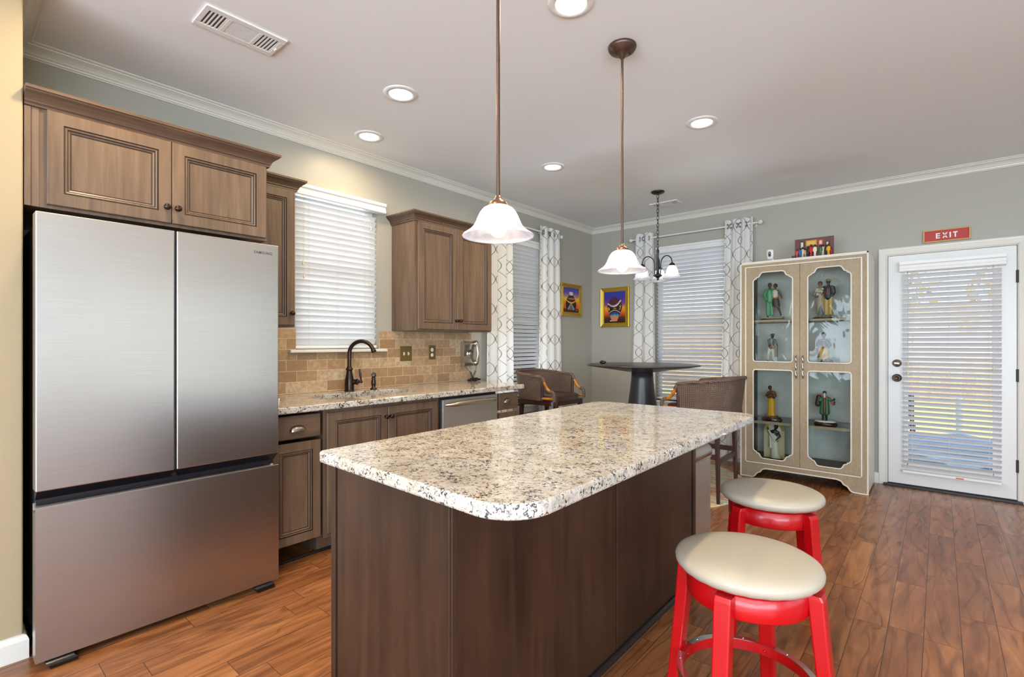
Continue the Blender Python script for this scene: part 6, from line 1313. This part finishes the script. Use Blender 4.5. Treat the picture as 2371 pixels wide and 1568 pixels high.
louvre_vent('v', 'white ceiling vent beyond the chandelier near the far crown moulding', 1.10, 1.40, 4.985, 5.155, 'x')

# chandelier
hx, hy = 1.360, 4.624
t = thing('chandelier', 'small three-light chandelier with bell shades over the pedestal table', 'chandelier', (hx, hy, 1.87))
mb = MB(); mb.lathe([(0.0001, CE), (0.062, CE), (0.064, CE - 0.005), (0.055, CE - 0.016), (0.030, CE - 0.026), (0.008, CE - 0.030), (0.0001, CE - 0.030)], (hx, hy, 0), 32, cap=False); part(mb, 'canopy', plain('chandelier_iron', rgb(62, 60, 62), 0.3, 0.85), t)
IRON = _mc['chandelier_iron']
mb = MB(); z = CE - 0.028; i = 0
while z > 2.205:
    a = 0 if i % 2 == 0 else pi / 2; hw, hh = 0.0105, 0.0215; pts = []
    for k in range(16):
        q = 2 * pi * k / 16; px = hw * cos(q); pz = hh * sin(q) ** (1) ; pts.append((hx + px * cos(a), hy + px * sin(a), z - hh + pz))
    mb.tube(pts, 0.0027, 6, 0, False, True); z -= 0.0345; i += 1
part(mb, 'chain', IRON, t)
mb = MB(); mb.torus((hx, hy, 2.196), 0.012, 0.003, (1, 1, 0), 18, 6); mb.lathe([(0.0001, 2.186), (0.008, 2.184), (0.014, 2.174), (0.012, 2.164), (0.015, 2.158), (0.011, 2.15), (0.0095, 2.10), (0.0125, 2.02), (0.0135, 1.96), (0.016, 1.945), (0.030, 1.938), (0.040, 1.930), (0.038, 1.922), (0.020, 1.912), (0.010, 1.902), (0.012, 1.893), (0.007, 1.884), (0.0001, 1.880)], (hx, hy, 0), 24, cap=False); part(mb, 'stem', IRON, t)
rv = Vector((cos(radians(40.5)), sin(radians(40.5)), 0)); fv = Vector((-sin(radians(40.5)), cos(radians(40.5)), 0))
for ang in (188, -52, 68):
    d = rv * cos(radians(ang)) + fv * sin(radians(ang)); R = 0.160; o = Vector((hx, hy, 0))
    mb = MB(); pts = [o + d * 0.030 + Vector((0, 0, 1.930))] + [o + d * (0.034 + (R - 0.034) * (0.5 - 0.5 * cos(pi * i / 14))) + Vector((0, 0, 2.035 + 0.075 * sin(pi * i / 14))) for i in range(15)] + [o + d * R + Vector((0, 0, 2.02))]
    mb.tube(pts, 0.0052, 10); am = part(mb, 'arm', IRON, t)
    c = o + d * R
    mb = MB(); mb.lathe([(0.0001, 2.038), (0.010, 2.036), (0.022, 2.026), (0.027, 2.014), (0.027, 2.006), (0.0001, 2.006)], c, 24, cap=False); part(mb, 'shade_holder', IRON, am)
    mb = MB(); sh = [(0.024, 2.006), (0.030, 2.004), (0.042, 1.990), (0.050, 1.968), (0.058, 1.940), (0.067, 1.915), (0.078, 1.897), (0.086, 1.889)]
    mb.lathe(sh + [(r - 0.003, z + 0.002) for r, z in sh[::-1]], c, 36, cap=False); part(mb, 'glass_shade', M['shade'], am)
    mb = MB(); mb.sphere(c + Vector((0, 0, 1.945)), (0.022, 0.022, 0.028), 14); mb.lathe([(0.011, 1.965), (0.011, 2.004)], c, 12); part(mb, 'bulb', M['bulb_small'], am)

# ------------------------------------------------------------------ outdoors
GRASS = plain('dry_lawn', rgb(196, 184, 104), 0.9, var=0.2)
mb = MB(); mb.box(-45, 50, -30, 70, -0.30, -0.17); struct(mb, 'ground', GRASS)
mb = MB(); mb.box(0.5, 7.0, 5.80, 8.0, -0.17, -0.13); struct(mb, 'patio_floor', plain('patio_concrete', rgb(128, 134, 140), 0.9, var=0.15))
PINE = wood('fence_board', rgb(170, 142, 112), rgb(206, 180, 148), grain=(14, 14, 1.2), rough=0.8)
def fence(name, label, axis, p, a0, a1, h):
    t = thing('wooden_fence', label, 'fence', ((p, (a0 + a1) / 2, -0.17) if axis == 'x' else ((a0 + a1) / 2, p, -0.17)))
    n = int((a1 - a0) / 2.4); b = 0.15
    for k in range(n):
        mb = MB(); s = a0 + 2.4 * k
        for i in range(16):
            u = s + b * i + 0.003; hh = h + random.uniform(-0.015, 0.015)
            if axis == 'x': mb.box(p, p + 0.02, u, u + b - 0.006, -0.17, hh)
            else: mb.box(u, u + b - 0.006, p, p + 0.02, -0.17, hh)
        for z in (0.15, 1.0, 1.75):
            if axis == 'x': mb.box(p + 0.02, p + 0.06, s, s + 2.4, z, z + 0.09)
            else: mb.box(s, s + 2.4, p - 0.04, p, z, z + 0.09)
        part(mb, 'fence_panel', PINE, t)
fence('f', 'tan board fence across the lawn, seen through the patio door blind', 'y', 16.0, -7.2, 12.2, 2.25)
fence('f', 'tan board fence seen through the blind beside the wall phone', 'x', -7.4, -3.0, 16.2, 1.95)
t = thing('neighbour_house', 'white-sided neighbouring house seen through the kitchen window blind', 'house', (-11.0, 1.0, -0.17))
mb = MB(); mb.box(-16, -9.0, -8.0, 7.0, -0.17, 4.6); part(mb, 'siding', plain('white_siding', rgb(236, 236, 234), 0.7), t)
mb = MB(); mb.prism([(-8.5, -8.4, 4.55), (-12.5, -8.4, 6.9), (-16.5, -8.4, 4.55)], (0, 15.8, 0)); part(mb, 'roof', plain('grey_shingle', rgb(120, 116, 112), 0.9), t)
for y in (-4.0, 2.5):
    mb = MB(); mb.box(-9.02, -8.97, y, y + 1.2, 1.2, 2.8); part(mb, 'window', plain('dark_pane', rgb(90, 104, 118), 0.2), t)
for (x, y, s, lb_, c) in ((1.6, 20.5, 1.9, 'yellow-green tree beyond the back fence, leftmost behind the patio door', rgb(176, 160, 60)), (6.0, 22.5, 2.1, 'orange-tinted tree beyond the back fence, behind the middle of the patio door', rgb(206, 160, 70)), (10.5, 20.8, 1.9, 'green tree beyond the back fence, rightmost behind the patio door', rgb(120, 132, 60))):
    t = thing('garden_tree', lb_, 'tree', (x, y, -0.17), 0, 'trees beyond the back fence'); mb = MB(); mb.tube([(x, y, -0.17), (x + 0.1, y, 1.2), (x, y, 2.6)], [0.17, 0.13, 0.08], 9); part(mb, 'trunk', plain('bark', rgb(92, 74, 58), 0.9), t)
    mb = MB()
    for i in range(420):
        v = Vector((random.gauss(0, 1), random.gauss(0, 1), random.gauss(0, 1))).normalized() * s * random.random() ** 0.4; v.z *= 0.9; c_ = Vector((x, y, 2.9)) + v; r = random.uniform(0.10, 0.24); a = Vector((random.gauss(0, 1), random.gauss(0, 1), random.gauss(0, 1))).normalized(); b_ = a.orthogonal().normalized()
        mb.add([c_ + a * r, c_ + b_ * r * 0.6, c_ - a * r, c_ - b_ * r * 0.6], [(0, 1, 2, 3)], 0)
    part(mb, 'foliage', plain('leaf_%d' % int(c[0] * 1000), c, 0.8, var=0.3), t)
# patio furniture
t = thing('fire_pit', 'low round patio piece under a blue-grey cover outside the door', 'patio table', (3.62, 7.15, -0.13))
mb = MB(); n = 40; rings = []
for z, r in ((-0.12, 0.62), (0.02, 0.60), (0.16, 0.57), (0.22, 0.52), (0.25, 0.35), (0.275, 0.12), (0.28, 0.001)):
    rings.append([(3.62 + r * (1 + 0.02 * sin(7 * 2 * pi * i / n)) * cos(2 * pi * i / n), 7.15 + r * (1 + 0.02 * sin(7 * 2 * pi * i / n)) * sin(2 * pi * i / n), z + 0.01 * sin(5 * 2 * pi * i / n)) for i in range(n)])
mb.loft(rings, 0, True, True, False); part(mb, 'cover', plain('cover_cloth', rgb(112, 132, 152), 0.6), t)
mb = MB(); mb.lathe([(0.50, -0.13), (0.50, -0.06), (0.0001, -0.06)], (3.62, 7.15, 0), 32, cap=False); part(mb, 'base', M['black'], t)
t = thing('patio_chair', 'dark metal patio chair at the left edge of the patio door', 'chair', (2.95, 8.0, -0.17))
for dx in (-0.24, 0.24):
    mb = MB(); mb.tube([(2.95 + dx, 7.80, -0.17), (2.95 + dx, 7.78, 0.25), (2.95 + dx, 8.20, 0.25), (2.95 + dx, 8.20, -0.17)], 0.022, 8); mb.tube([(2.95 + dx, 7.78, 0.25), (2.95 + dx, 7.70, 0.66)], 0.022, 8); part(mb, 'side_frame', M['darkgrey'], t)
mb = MB(); mb.box(2.71, 3.19, 7.76, 8.2, 0.235, 0.26); part(mb, 'seat', M['darkgrey'], t); mb = MB(); mb.obox((2.95, 7.735, 0.52), 0.48, 0.03, 0.30, Matrix.Rotation(-0.19, 3, 'X')); part(mb, 'backrest', M['darkgrey'], t)
t = thing('garden_post', 'pale post standing on the lawn behind the covered patio piece', 'post', (3.64, 8.8, -0.17))
mb = MB(); mb.lathe([(0.0001, -0.17), (0.16, -0.17), (0.16, -0.13), (0.04, -0.11), (0.0001, -0.11)], (3.64, 8.8, 0), 20, cap=False); part(mb, 'base', M['darkgrey'], t)
mb = MB(); mb.tube([(3.64, 8.8, -0.12), (3.64, 8.8, 0.55)], 0.035, 12); part(mb, 'pole', plain('pale_metal', rgb(170, 184, 190), 0.4, 0.3), t)
